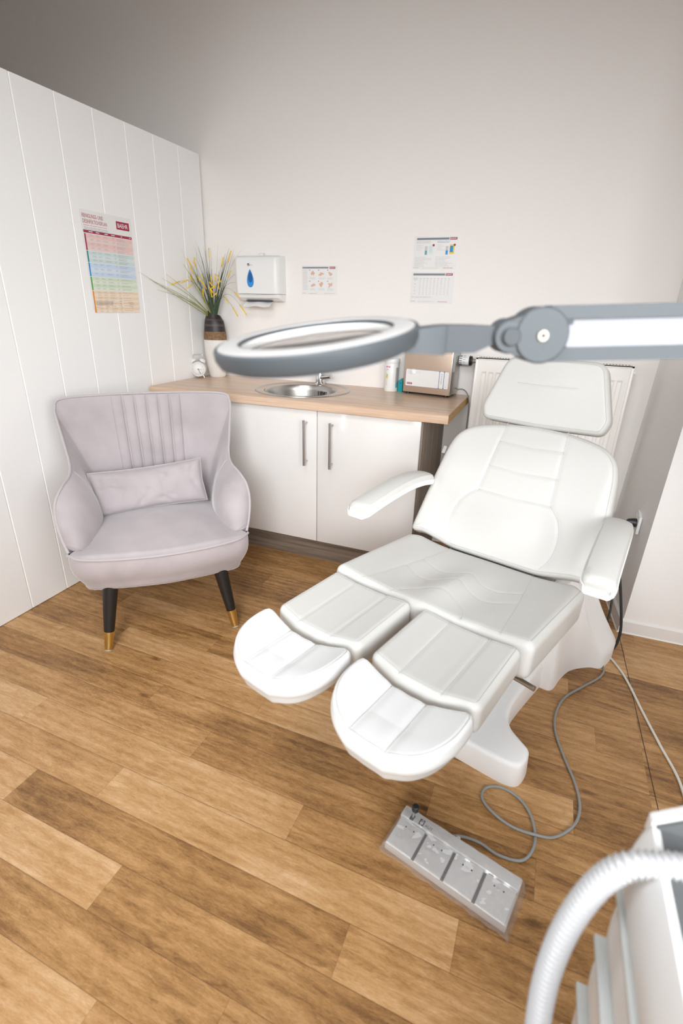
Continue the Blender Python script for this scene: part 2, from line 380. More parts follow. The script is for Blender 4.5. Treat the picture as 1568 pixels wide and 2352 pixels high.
def seg_dist(U, V, pl):
    d = np.full(U.shape, 1e9)
    for (x0, y0), (x1, y1) in zip(pl, pl[1:]):
        dx, dy = x1 - x0, y1 - y0; L = dx * dx + dy * dy + 1e-12; t = np.clip(((U - x0) * dx + (V - y0) * dy) / L, 0, 1)
        d = np.minimum(d, np.hypot(U - x0 - t * dx, V - y0 - t * dy))
    return d
def cushion(outline, thick, m, T, top=None, er=0.02, rings=34, nang=200, seams=(), gd=0.003, gw=0.006, taper=1.0, bot_r=0.02, mb=None, center=None, stitch='leather_stitch', stitch_r=0.0008, side_bulge=0.0):
    """upholstered pad: outline in its own (u, v), top height function, rounded edge, stitched grooves; returns the pad's MB, the seam MB and the height function"""
    O = np.array(resample(outline, nang, True)); area2 = np.sum(O[:, 0] * np.roll(O[:, 1], -1) - np.roll(O[:, 0], -1) * O[:, 1])
    if area2 < 0: O = O[::-1].copy()
    c = np.array(center) if center is not None else O.mean(0)
    tg = np.roll(O, -2, 0) - np.roll(O, 2, 0); tg /= np.linalg.norm(tg, axis=1)[:, None]; nrm = np.stack([tg[:, 1], -tg[:, 0]], 1)
    top = top or (lambda u, v: 0 * u)
    def H(u, v):
        u = np.asarray(u, float); v = np.asarray(v, float); z = top(u, v)
        for pl in seams: z = z - gd * np.exp(-(seg_dist(u, v, pl) / gw) ** 2)
        return z
    loops = []
    def ring(P, z): loops.append(np.concatenate([P, np.asarray(z).reshape(-1, 1) * np.ones((len(P), 1))], 1))
    edge_top = lambda P: H(P[:, 0], P[:, 1])
    off = lambda d: O - nrm * d
    zt = edge_top(off(er))
    base = c + (O - c) * taper
    tn = base - nrm * bot_r
    ring(c + (tn - c) * 0.5, zt.mean() - thick + 0 * zt); ring(tn, zt - thick); 
    for k in range(1, 4):
        a = k / 4 * PI / 2; ring(base - nrm * bot_r * (1 - math.sin(a)), zt - thick + bot_r * (1 - math.cos(a)))
    for k in range(0, 7):
        s = k / 6; P = c + (O - c) * (taper + (1 - taper) * s) + nrm * side_bulge * math.sin(PI * s); ring(P, (zt - thick + bot_r) * (1 - s) + (zt - er) * s)
    for k in range(1, 7):
        a = k / 6 * PI / 2; ring(off(er * (1 - math.cos(a))), zt - er + er * math.sin(a))
    P0 = off(er)
    for k in range(1, rings):
        s = 1 - k / rings; P = c + (P0 - c) * s; ring(P, edge_top(P))
    mb = mb or MB(); n = len(O); vs = [p for l in loops for p in l]; fs = []
    for i in range(len(loops) - 1):
        for j in range(n): fs.append([i * n + j, i * n + (j + 1) % n, (i + 1) * n + (j + 1) % n, (i + 1) * n + j])
    fs.append(list(range(n))[::-1]); vs.append((c[0], c[1], float(H(c[0], c[1])))); li = len(loops) - 1
    for j in range(n): fs.append([li * n + j, li * n + (j + 1) % n, len(vs) - 1])
    mb.raw(vs, fs, m, T)
    sb = MB()
    for pl in seams:
        Q = resample(pl, max(6, int(sum(np.hypot(x1 - x0, y1 - y0) for (x0, y0), (x1, y1) in zip(pl, pl[1:])) / 0.01)))
        sb.tube([(q[0], q[1], float(H(q[0], q[1])) + 0.0002) for q in Q], stitch_r, stitch, 5, T)
    E = off(er * 0.62); ze = zt - er + er * math.sqrt(max(0, 1 - 0.62 ** 2)) * 1.0 + 0.0004
    E2 = [(E[i][0], E[i][1], zt[i] - er + er * math.sin(math.acos(1 - 0.62)) + 0.0003) for i in range(n)]; sb.tube(E2 + [E2[0]], stitch_r, stitch, 5, T)
    return mb, sb, H

# ------------------------------------------------------------------ the room
ZT = 0.90
def build_room():
    # floor of printed vinyl boards: one mesh, each board its own face
    a = -0.0145; ca, sa = math.cos(a), math.sin(a); Wd, L = 0.1113, 1.034; rng = random.Random(5)
    off = {0: .515, 1: .256, 2: .90, 3: .162, 4: .567, 5: .0, 6: .80, 7: .216, 8: .62, 9: .37}
    tones = {(0, 0): .46, (0, 1): .66, (1, 0): .70, (1, 1): .56, (1, 2): .66, (1, 3): .40, (2, 1): .42, (2, 2): .52, (3, 1): .56, (3, 2): .40, (3, 3): .44, (4, 0): .74, (4, 1): .66, (4, 2): .46,
             (5, 0): .60, (5, 1): .56, (5, 2): .72, (6, 0): .73, (6, 1): .44, (6, 2): .60, (7, 0): .64, (7, 1): .72, (7, 2): .44, (8, 0): .5, (8, 1): .52, (8, 2): .50, (9, 1): .72, (9, 2): .52}
    vs = []; fs = []; uv = []; tn = []; sd = []; seam = 2.538 * ca
    def quad(u0, u1, v0, ustart, t, s, vm=None):
        k = len(vs)
        for u, v in ((u0, v0 - Wd), (u1, v0 - Wd), (u1, v0), (u0, v0)):
            vs.append((u * ca - v * sa, u * sa + v * ca, 0)); uv.append((u - ustart, v0 - v))
        fs.append([k, k + 1, k + 2, k + 3]); tn.append(t); sd.append(s)
    for row in range(-16, 32):
        v0 = -1.4325 - Wd * row
        if v0 > 0.10 or v0 - Wd < -4.75: continue
        for side in (0, 1):
            o = off.get(row, rng.random() * L) if side == 0 else (rng.random() * L)
            i = -4
            while True:
                u0 = o + (i - 1) * L; u1 = u0 + L
                if u0 > 4: break
                lo, hi = (max(u0, -3.1), min(u1, seam)) if side == 0 else (max(u0, seam), min(u1, 3.6))
                if hi > lo: 
                    t = tones.get((row, i)) if side == 0 else None
                    quad(lo, hi, v0, u0, t if t is not None else rng.choice((.36, .42, .48, .54, .60, .70)) + rng.uniform(-.02, .02), rng.uniform(0, 60))
                i += 1
    me = bpy.data.meshes.new('floor'); me.from_pydata(vs, [], fs); ul = me.uv_layers.new(name='plank')
    for i, l in enumerate(me.loops): ul.data[i].uv = uv[l.vertex_index]
    for nm, d in (('tone', tn), ('seed', sd)):
        at = me.attributes.new(nm, 'FLOAT', 'FACE'); at.data.foreach_set('value', d)
    me.materials.append(M['vinyl_planks']); fo = struct(bpy.data.objects.new('floor', me)); COL.objects.link(fo)
    # cut line of the vinyl sheet
    p0 = Vector((2.5155, -0.55, 0.0006)); p1 = Vector((2.538 + .03, -3.4, 0.0006)); d = 0.0012
    struct(MB().raw([(2.519 - d, -0.575, .0006), (2.519 + d, -0.575, .0006), (2.5745 + d, -4.5, .0006), (2.5745 - d, -4.5, .0006)], [[0, 1, 2, 3]], 'seam_dark').build('trim_4'))
    b = MB(); b.box((-3.1, 0, 0), (2.75, 0.12, 3.3), 'wall_paint'); struct(b.build('wall_back'))
    # pier to the right of the radiator niche, very slightly out of plumb
    b = MB(); zs = (0, 3.3); xi = lambda z: 2.475 + .028 * min(z, 1.3); xo = lambda z: 2.527 + .010 * min(z, 1.3)
    lv = []
    for z in (0, 1.3, 3.3):
        lv.append([(xi(z), 0.0, z), (xo(z), -0.58, z), (3.6, -0.555, z), (3.6, 0.12, z)])
    b.loft(lv, 'wall_paint_pier'); struct(b.build('wall_pier', sharp=20))
    b = MB()
    for y0, y1, z0, z1 in ((-4.7, -3.9, 0, 3.3), (-2.5, -.56, 0, 3.3), (-3.9, -2.5, 0, .85), (-3.9, -2.5, 2.15, 3.3)): b.box((3.5, y0, z0), (3.6, y1, z1), 'wall_paint_dark')  # opening added where the right fill light stands
    struct(b.build('wall_right'))
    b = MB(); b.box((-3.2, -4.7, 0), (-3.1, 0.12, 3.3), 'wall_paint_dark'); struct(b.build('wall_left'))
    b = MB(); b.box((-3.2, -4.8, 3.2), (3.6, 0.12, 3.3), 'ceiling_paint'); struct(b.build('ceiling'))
    b = MB()   # wall behind the camera: window opening, and an added one at the far fill
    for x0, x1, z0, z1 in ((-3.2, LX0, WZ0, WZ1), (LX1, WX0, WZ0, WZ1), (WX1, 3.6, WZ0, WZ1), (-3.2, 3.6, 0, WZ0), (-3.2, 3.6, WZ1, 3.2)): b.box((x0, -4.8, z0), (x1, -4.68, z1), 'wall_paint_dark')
    struct(b.build('wall_front'))
    # white panelled partition, grooved boards
    ys = [0.0]; 
    gr = [-0.012 - 0.187 * k for k in range(1, 13)]
    prof = [(-0.013, 0.0)]
    for g in gr: prof += [(g + .0038, 0), (g + .0016, -.0022), (g - .0016, -.0022), (g - .0038, 0)]
    prof.append((-2.42, 0)); tl = lambda z: (z - .9) * .0178; ZP = 2.095
    pol = prof + [(-2.42, -.022), (-0.013, -.022)]
    b = MB(); b.loft([[(x + tl(z), y, z) for y, x in pol] for z in (0.003, ZP)], 'panel_white'); struct(b.build('wall_partition', sharp=15))
    # baseboards of the pier
    b = MB(); pr = [(0, 0.0), (.016, 0.0), (.012, .006), (.010, .058), (.004, .066), (0, .066)]
    b.loft([[(xi(0) - x + t * (xo(0) - xi(0)) - (0.0), -t * 0.58 + 0.0 - x * (1 if t == 1 else 0), z) for x, z in pr] for t in (0, 1)], 'trim_white')
    struct(b.build('baseboard_left', sharp=20))
    b = MB(); b.loft([[(X - x * (X < 3), Yb - x, z) for x, z in pr] for X, Yb in ((xo(0), -0.58), (3.5, -0.556))], 'trim_white'); struct(b.build('baseboard_right', sharp=20))
build_room()

# ------------------------------------------------------------------ cabinet, worktop, sink
def build_counter():
    c = thing('base_cabinet', 'white high-gloss two-door base cabinet with dark wood side and plinth under the worktop', 'cabinet', (1.0, -0.29, 0))
    def P(x, y, z): return (x - 1.0, y + 0.29, z)
    def bx(a, b, m, bev=0): return MB().box(P(*a), P(*b), m, bev)
    b = MB()
    for p0, p1 in (((0.03, -.553, .132), (0.048, -.01, .858)), ((1.494, -.553, .132), (1.512, -.01, .858)), ((0.048, -.553, .132), (1.494, -.01, .150)), ((0.048, -.02, .15), (1.494, -.01, .858))): b.box(P(*p0), P(*p1), 'plastic_white')
    b.build('carcass', c)
    bx((1.513, -.553, .0), (1.537, -.004, .858), 'cabinet_dark_wood', .001).build('side_panel', c)
    bx((0.03, -.515, .0), (1.512, -.499, .132), 'plinth_dark_wood').build('plinth', c)
    bx((0.03, -.552, .845), (1.512, -.54, .8595), 'steel_dark').build('top_rail', c)
    for x0, x1, hx in ((.485, 1.0055, .951), (1.0095, 1.531, 1.092)):
        d = bx((x0, -.574, .141), (x1, -.555, .853), 'gloss_white', .0015).build('door', c)
        h = MB(); h.tube([P(hx, -.61, .575), P(hx, -.61, .808)], .006, 'steel', 14)
        for z in (.592, .791): h.tube([P(hx, -.574, z), P(hx, -.61, z)], .005, 'steel', 10)
        ho = h.build('handle', d)
    bx((0.03, -.574, .141), (.481, -.555, .853), 'gloss_white', .0015).build('door', c)
    # worktop with a round cut-out
    wt = thing('worktop', 'light oak laminate worktop with raw chipboard right end, holding the round sink', 'worktop', (0.83, -.30, .86))
    b = MB(); R = .205; cx, cy = .792 - .83, -.307 + .30; n = 96
    x0, x1, y0, y1 = .006 - .83, 1.655 - .83, -.604 + .30, .30 - .001; zt, zb = .04, .0
    outer = []
    for j in range(n):
        t = 2 * PI * j / n; dx, dy = math.cos(t), math.sin(t)
        k = min((x1 - cx) / dx if dx > 1e-9 else 1e9, (x0 - cx) / dx if dx < -1e-9 else 1e9, (y1 - cy) / dy if dy > 1e-9 else 1e9, (y0 - cy) / dy if dy < -1e-9 else 1e9)
        outer.append((cx + dx * k, cy + dy * k))
    for qx, qy in ((x0, y0), (x1, y0), (x1, y1), (x0, y1)):   # snap nearest samples to the corners
        j = min(range(n), key=lambda j: abs((math.atan2(outer[j][1] - cy, outer[j][0] - cx) - math.atan2(qy - cy, qx - cx) + PI) % (2 * PI) - PI)); outer[j] = (qx, qy)
    inner = [(cx + R * math.cos(2 * PI * j / n), cy + R * math.sin(2 * PI * j / n)) for j in range(n)]
    fr = .010   # rounded front edge
    def ring(Pp, z): return [(x, y, z) for x, y in Pp]
    bev = [(x, max(y, y0 + fr * .3) if abs(y - y0) < 1e-6 else y) for x, y in outer]
    bev2 = [(x, y0 + fr if abs(y - y0) < 1e-6 else y) for x, y in outer]
    b.loft([ring(inner, zb), ring(outer, zb), ring(outer, zt - fr), ring(bev, zt - fr * .3), ring(bev2, zt), ring(inner, zt), ring(inner, zb)], 'worktop_wood', cap0=False, cap1=False)
    b.build('top', wt, sharp=50)
    MB().box((x1 - .0005, y0 + .002, zb + .0015), (x1 + .0015, y1, zt - .001), 'chipboard').build('raw_edge', wt)
    # sink
    s = thing('sink', 'round stainless steel inset sink with overflow slots in the worktop', 'sink', (.79, -.285, .90))
    b = MB(); n = 72; ox, oy, orad = 0, 0, .262; ix, iy, irad = .002, -.022, .19
    def cir(cx, cy, r, z): return [(cx + r * math.cos(2 * PI * j / n), cy + r * math.sin(2 * PI * j / n), z) for j in range(n)]
    def lerp(t): return (ox + (ix - ox) * t, oy + (iy - oy) * t)
    L = [cir(0, 0, .262, .0003), cir(0, 0, .260, .004), cir(0, 0, .253, .006), cir(0, 0, .246, .0045), cir(*lerp(.12), .240, -.004), cir(*lerp(.75), .206, -.003), cir(*lerp(.88), .2, .002), cir(ix, iy, .194, .001), cir(ix, iy, .190, -.004), cir(ix, iy, .186, -.03), cir(ix, iy, .182, -.12), cir(ix, iy, .172, -.150), cir(ix, iy, .15, -.163), cir(ix, iy, .04, -.170), cir(ix, iy, .02, -.172)]
    b.loft(L, 'steel', cap0=False); b.build('basin', s, sharp=40)
    o = MB()
    for k, (dx, w_) in enumerate(((-.026, .004), (-.012, .006), (.012, .006), (.026, .004))):
        yy = iy + math.sqrt(.1838 ** 2 - (dx + .0) ** 2); o.box((ix + dx - w_ / 2 + .05, yy - .014, -.055), (ix + dx + w_ / 2 + .05, yy - .0005 - .006, -.028), 'ink_dark')
    o.tube([(ix + .05, iy + .166, -.041), (ix + .05, iy + .173, -.041)], .006, 'steel_dark', 14); o.build('overflow', s)
    MB().lathe([(.0, -.1695), (.035, -.1695), (.038, -.171), (.038, -.173)], 'chrome', 24, Matrix.Translation((ix, iy, 0))).build('drain', s)
    # mixer tap
    t = thing('mixer_tap', 'chrome single-lever mixer tap behind the round sink', 'tap', (.802, -.083, .9035))
    MB().lathe([(.0, -.0025), (.030, -.0025), (.030, .004), (.026, .007), (.026, .078), (.023, .084), (0, .085)], 'chrome', 28).build('tap_body', t)
    MB().tube([(.0, -.004, .040), (.04, -.022, .048), (.086, -.040, .058)], .0145, 'chrome', 18).build('spout', t)
    MB().tube([(0, 0, .082), (0, 0, .10), (-.012, -.05, .125)], .009, 'chrome', 12).build('lever', t)
build_counter()

# ------------------------------------------------------------------ treatment chair (own frame: x across, y toward the head, z up)
PSI = 0.291
def frame(o, u, v, w_): return Matrix(((u[0], v[0], w_[0], o[0]), (u[1], v[1], w_[1], o[1]), (u[2], v[2], w_[2], o[2]), (0, 0, 0, 1)))
def build_treatment_chair():
    c = thing('treatment_chair', 'white leather podiatry treatment chair with split leg rests and headrest', 'treatment chair', (1.804, -1.625, 0), -PSI)
    # seat
    sl = math.atan2(.525 - .592, .5); T = frame((0, 0, .592), (1, 0, 0), (0, math.cos(sl), math.sin(sl)), (0, -math.sin(sl), math.cos(sl)))
    out = []
    front = [(x, -.004 + .006 * math.cos(x / .307 * 2 * PI)) for x in np.linspace(-.307, .307, 25)]
    out = round_poly([(-.309, .0), (-.16, .012), (0, -.004), (.16, .012), (.309, .0), (.325, .46), (.29, .506), (-.29, .506), (-.325, .46)], [.022, .06, .1, .06, .022, .02, .04, .04, .02], 6)
    sm = [[(-.152, .505), (-.182, .25), (-.205, .05), (-.212, .008)], [(.152, .505), (.19, .25), (.216, .05), (.222, .008)],
          [tuple(q) for q in cat_rom([(-.168, .318), (-.115, .296), (-.07, .286), (-.035, .300), (0, .325), (.035, .300), (.07, .284), (.12, .290), (.176, .325)], 4)],
          [tuple(q) for q in cat_rom([(-.178, .222), (-.12, .196), (-.07, .190), (-.035, .205), (0, .232), (.035, .210), (.07, .196), (.12, .196), (.188, .238)], 4)],
          [tuple(q) for q in cat_rom([(-.108, .005), (-.092, .055), (-.05, .102), (0, .12), (.05, .108), (.098, .061), (.114, .005)], 5)]]
    def top(u, v):
        wing = .016 * np.clip((np.abs(u) - .17) / .12, 0, 1) ** 1.5
        hump = .016 * np.exp(-(u / .055) ** 2) * np.exp(-((v - .16) / .14) ** 2)
        dish = -.012 * np.exp(-((np.abs(u) - .10) / .07) ** 2) * np.exp(-((v - .22) / .16) ** 2)
        return wing + hump + dish - .012
    sm[2:] = sm[2:]
    mb, sb, H = cushion(out, .108, 'leather', T, top, .024, 44, 240, sm, .0013, .005, stitch_r=.0007)
    o = mb.build('seat', c, 60); sb.build('stitching', o, 0)
    # leg and foot cushions
    for sgn in (-1, 1):
        x0, x1 = (.016, .290) if sgn > 0 else (-.290, -.016); cx = (x0 + x1) / 2
        T = frame((0, 0, .590), (1, 0, 0), (0, 1, 0), (0, 0, 1))
        out = round_poly([(x0, -.018), (x1, -.018), (x1, -.268), (cx + .05, -.284), (cx - .05, -.284), (x0, -.268)], [.02, .02, .024, .1, .1, .024], 6)
        seams = [[(cx - .05, -.022), (cx - .05, -.28)], [(cx + .058, -.022), (cx + .055, -.28)]]
        topf = lambda u, v, cx=cx: .010 * np.clip((np.abs(u - cx) - .03) / .10, 0, 1.0) ** 1.2 - .008
        mb, sb, H = cushion(out, .085, 'leather', T, topf, .020, 30, 180, seams, .0020, .005, center=(cx, -.15))
        o = mb.build('leg_cushion', c, 60); sb.build('stitching', o, 0)
        a0 = -.292
        out = [(cx + .143 * math.copysign(abs(math.cos(t)) ** .80, math.cos(t)), -.335 - .142 * math.sin(t) ** .85) for t in np.linspace(0, PI, 201)]
        out += [(cx - .142, -.312), (cx - .136, -.299), (cx - .122, a0 - .002), (cx - .07, a0 - .010), (cx, a0 - .014), (cx + .07, a0 - .010), (cx + .122, a0 - .002), (cx + .136, -.299), (cx + .142, -.312)]
        seams = [[(cx - .045, a0 - .02), (cx - .045, a0 - .178)], [(cx + .04, a0 - .02), (cx + .04, a0 - .178)]]
        topf = lambda u, v, cx=cx: (.028 * np.clip(np.abs(u - cx) / .135, 0, 1.0) ** 1.9 - .016) * np.clip((v + .52) / .12, 0, 1) - .010 * np.clip((-v - .40) / .09, 0, 1) ** 2
        mb, sb, H = cushion(out, .088, 'foot_vinyl', T, topf, .013, 40, 220, seams, .0045, .012, taper=.93, bot_r=.032, side_bulge=.007, center=(cx, a0 - .09), stitch_r=.0010)
        o = mb.build('foot_cushion', c, 60); sb.build('stitching', o, 0)
    # backrest
    A0, H0, A1, H1 = .501, .525, .76, .93; ln = math.hypot(A1 - A0, H1 - H0); cv = ((A1 - A0) / ln, (H1 - H0) / ln)
    T = frame((0, A0 - .006, H0 + .004), (1, 0, 0), (0, cv[0], cv[1]), (0, -cv[1], cv[0]))
    half = [(.0, -.012), (.145, -.012), (.16, -.012), (.29, .015), (.333, .0), (.332, .03), (.318, .23), (.304, .36), (.288, .42), (.245, .462), (.17, .487), (.09, .500), (0, .504)]
    out = half + [(-x, y) for x, y in half[::-1][1:-1]]
    out = resample(out, 120, True); 
    for _ in range(2): out = [(out[i - 1] + 2 * out[i] + out[(i + 1) % len(out)]) / 4 for i in range(len(out))]
    xt = .112
    lum = cat_rom([(-xt - .018, .228), (-.172, .182), (-.192, .115), (-.186, .05), (-.158, .0)], 5) ; lum_r = [(-x, y) for x, y in lum]
    seams = [[(-xt - .018, .228), (-.108, .50)], [(xt + .018, .228), (.108, .50)], [tuple(p) for p in lum], lum_r,
             [(-.157, .0), (0, .004), (.157, .0)], [(-xt - .018, .228), (0, .222), (xt + .018, .228)],
             [(-.124, .325), (0, .318), (.124, .325)], [(-.115, .423), (0, .416), (.115, .423)]]
    topb = lambda u, v: .012 * np.clip((np.abs(u) - .12) / .15, 0, 1) ** 1.4 + .012 * np.exp(-(u / .13) ** 2 - ((v - .10) / .085) ** 2)
    mb, sb, H = cushion(out, .075, 'leather', T, topb, .022, 44, 260, seams, .0022, .0055, center=(0, .24))
    o = mb.build('backrest', c, 60); sb.build('stitching', o, 0)
    tg_ = MB(); tg_.box((-.326, .335, -.03), (-.312, .365, -.008), 'lamp_white', .001, T=T); tg_.box((-.3268, .342, -.026), (-.3258, .357, -.012), 'ink_dark', T=T); tg_.build('care_tag', o)
    MB().box((-.26, .02, -.105), (.26, .46, -.073), 'plastic_base', .012, T=T).build('back_shell', c)
    # headrest
    A0, H0, A1, H1 = .765, .955, .835, 1.185; ln = math.hypot(A1 - A0, H1 - H0); cv = ((A1 - A0) / ln, (H1 - H0) / ln)
    T = frame((0, A0, H0), (1, 0, 0), (0, cv[0], cv[1]), (0, -cv[1], cv[0]))
    out = round_poly([(-.213, -.004), (0, -.010), (.213, -.004), (.228, .045), (.168, .238), (-.168, .238), (-.228, .045)], [.05, .3, .05, .05, .055, .055, .05], 8)
    mb, sb, H = cushion(out, .075, 'leather', T, lambda u, v: .012 * np.exp(-(u / .16) ** 2 - ((v - .12) / .1) ** 2), .020, 36, 200, [[(-.108, .14), (.0, .138), (.10, .14)]], .002, .005, center=(0, .115))
    sb.tube([(0, -.006, -.02), (0, -.0065, -.06)], .0008, 'leather_stitch', 5, T)
    o = mb.build('headrest', c, 60); sb.build('stitching', o, 0)
    MB().tube([(0, .70, .76), (0, .865, 1.06)], .014, 'steel', 12).build('headrest_post', c)
    # armrests
    for sgn in (-1, 1):
        xc0, xc1 = (-.362, -.338) if sgn < 0 else (.386, .346); xc = xc1
        path = cat_rom([(.175, .733), (.24, .746), (.34, .760), (.44, .768), (.53, .764), (.60, .752)], 6)
        pad = []; sh = []
        for i, (a, h) in enumerate(path):
            t = i / (len(path) - 1); e = min(1, min(t, 1 - t) / .07); e = math.sqrt(1 - (1 - e) ** 2) if e < 1 else 1
            w_ = .041 * (.72 + .28 * e); hh = .023 * (.55 + .45 * e)
            dx = (xc0 - xc1) * (1 - t)
            pr = [(-w_, -.012), (-w_, hh * .35), (-w_ * .86, hh * .78), (-w_ * .5, hh), (0, hh * 1.08), (w_ * .5, hh), (w_ * .86, hh * .78), (w_, hh * .35), (w_, -.012)]
            pad.append([(xc + dx + x, a, h - .03 + z) for x, z in pr])
            ws = .041 * (.75 + .25 * e) + .003
            sh.append([(xc + dx + x, a + (-.004 if i == 0 else .004 if i == len(path) - 1 else 0), h - .03 + z) for x, z in [(-ws, -.008), (-ws * .94, -.018), (-ws * .8, -.022), (ws * .8, -.022), (ws * .94, -.018), (ws, -.008), (ws, .001), (ws - .003, .001), (ws - .003, -.008), (-ws + .003, -.008), (-ws + .003, .001), (-ws, .001)]])
        ar = MB().loft(pad, 'leather').build('armrest_pad', c, 40)
        MB().loft(sh, 'plastic_white').build('armrest_shell', ar, 40)
        xb = .300 * sgn
        m_ = MB(); m_.tube([(xc - .01 * sgn, .60, .70), (xb, .635, .66)], .011, 'steel_dark', 10); m_.box((xb - .008, .60, .63), (xb + .012 * sgn + .008, .66, .68), 'trolley_lip', .003)
        m_.build('armrest_bracket', c)
    # base
    def bc(a): return .005 + .095 * a
    def loop(pts, h, dx=0): return [(x + bc(y), y, h) for x, y in pts]
    R = [(0, .098), (.20, .100), (.275, .106), (.302, .125), (.304, .165), (.292, .205), (.255, .228), (.205, .262), (.176, .325), (.168, .42), (.168, .66), (.168, .70)]
    pol = R + [(-x, y) for x, y in R[::-1][:-1]]
    pol = resample(cat_rom(pol, 5, True), 160, True)
    def inset(pol, d):
        P = np.array(pol); tg = np.roll(P, -1, 0) - np.roll(P, 1, 0); tg /= np.linalg.norm(tg, axis=1)[:, None]; s = 1 if np.sum(P[:, 0] * np.roll(P[:, 1], -1) - np.roll(P[:, 0], -1) * P[:, 1]) > 0 else -1
        return [tuple(p - s * d * np.array([t[1], -t[0]])) for p, t in zip(P, tg)]
    b = MB(); hz = lambda y: .088 + .035 * max(0, min(1, (y - .3) / .3))
    lev = [(0, 0, .0), (0, 0, .5)]
    L = [loop(inset(pol, .002), 0.0), loop(pol, .006)]
    for k in range(0, 5):
        a = k / 4 * PI / 2; q = inset(pol, .004 + .016 * (1 - math.cos(a))); L.append([(x + bc(y), y, hz(y) - .016 + .016 * math.sin(a)) for x, y in q])
    b.loft(L, 'plastic_base'); b.build('base_foot', c, 60)
    # column cover with flared rear feet
    def plan(h):
        t = min(1, h / .45); f = (1 - min(1, h / .24)) ** 1.6; f2 = (1 - min(1, h / .30))
        w0 = .205 - .035 * t; fl = .302; yb = 1.06
        pts = [(0, .600 + .01 * t), (w0 * .8, .600 + .01 * t), (w0, .615 + .01 * t), (w0, .70), (w0 + .01 * f, .78), (w0 + (fl - w0) * .55 * f2, .845), (w0 + (fl - .005 - w0) * f, .872), (w0 + (fl + .005 - w0) * f, .93), (w0 + (fl - w0) * f, 1.0), (w0 + (fl - .03 - w0) * f * .9, 1.05), (w0 * .6, yb), (0, yb)]
        pts = [(x, .6 + (y - .6) * (1 - .42 * t)) for x, y in pts]
        q = pts + [(-x, y) for x, y in pts[::-1][1:-1]]
        return resample(cat_rom(q, 5, True), 180, True)
    L = []
    for h in (0.0, .01, .04, .065, .082, .095, .11, .13, .16, .20, .25, .32, .40, .455):
        hh = 0 if h <= .065 else (h - .065) * .93
        L.append(loop(plan(max(0, hh)), h))
    b = MB(); b.loft(L, 'plastic_base'); b.build('column_cover', c, 70)
    MB().box((-.2, .20, .43), (.2, .82, .475), 'steel_dark', .004).build('seat_frame', c)
    lv = MB(); 
    for sgn in (-1, 1): lv.tube([(.24 * sgn, .075, .425), (.318 * sgn, .062, .425)], .0075, 'steel', 14)
    lv.box((-.25, -.25, .492), (-.05, .14, .505), 'steel_dark'); lv.box((.05, -.25, .492), (.25, .14, .505), 'steel_dark'); lv.box((-.2, .04, .40), (.2, .24, .48), 'steel_dark')
    lv.build('leg_rest_lever', c)
    # clean linking bar from the beam to the column
build_treatment_chair()

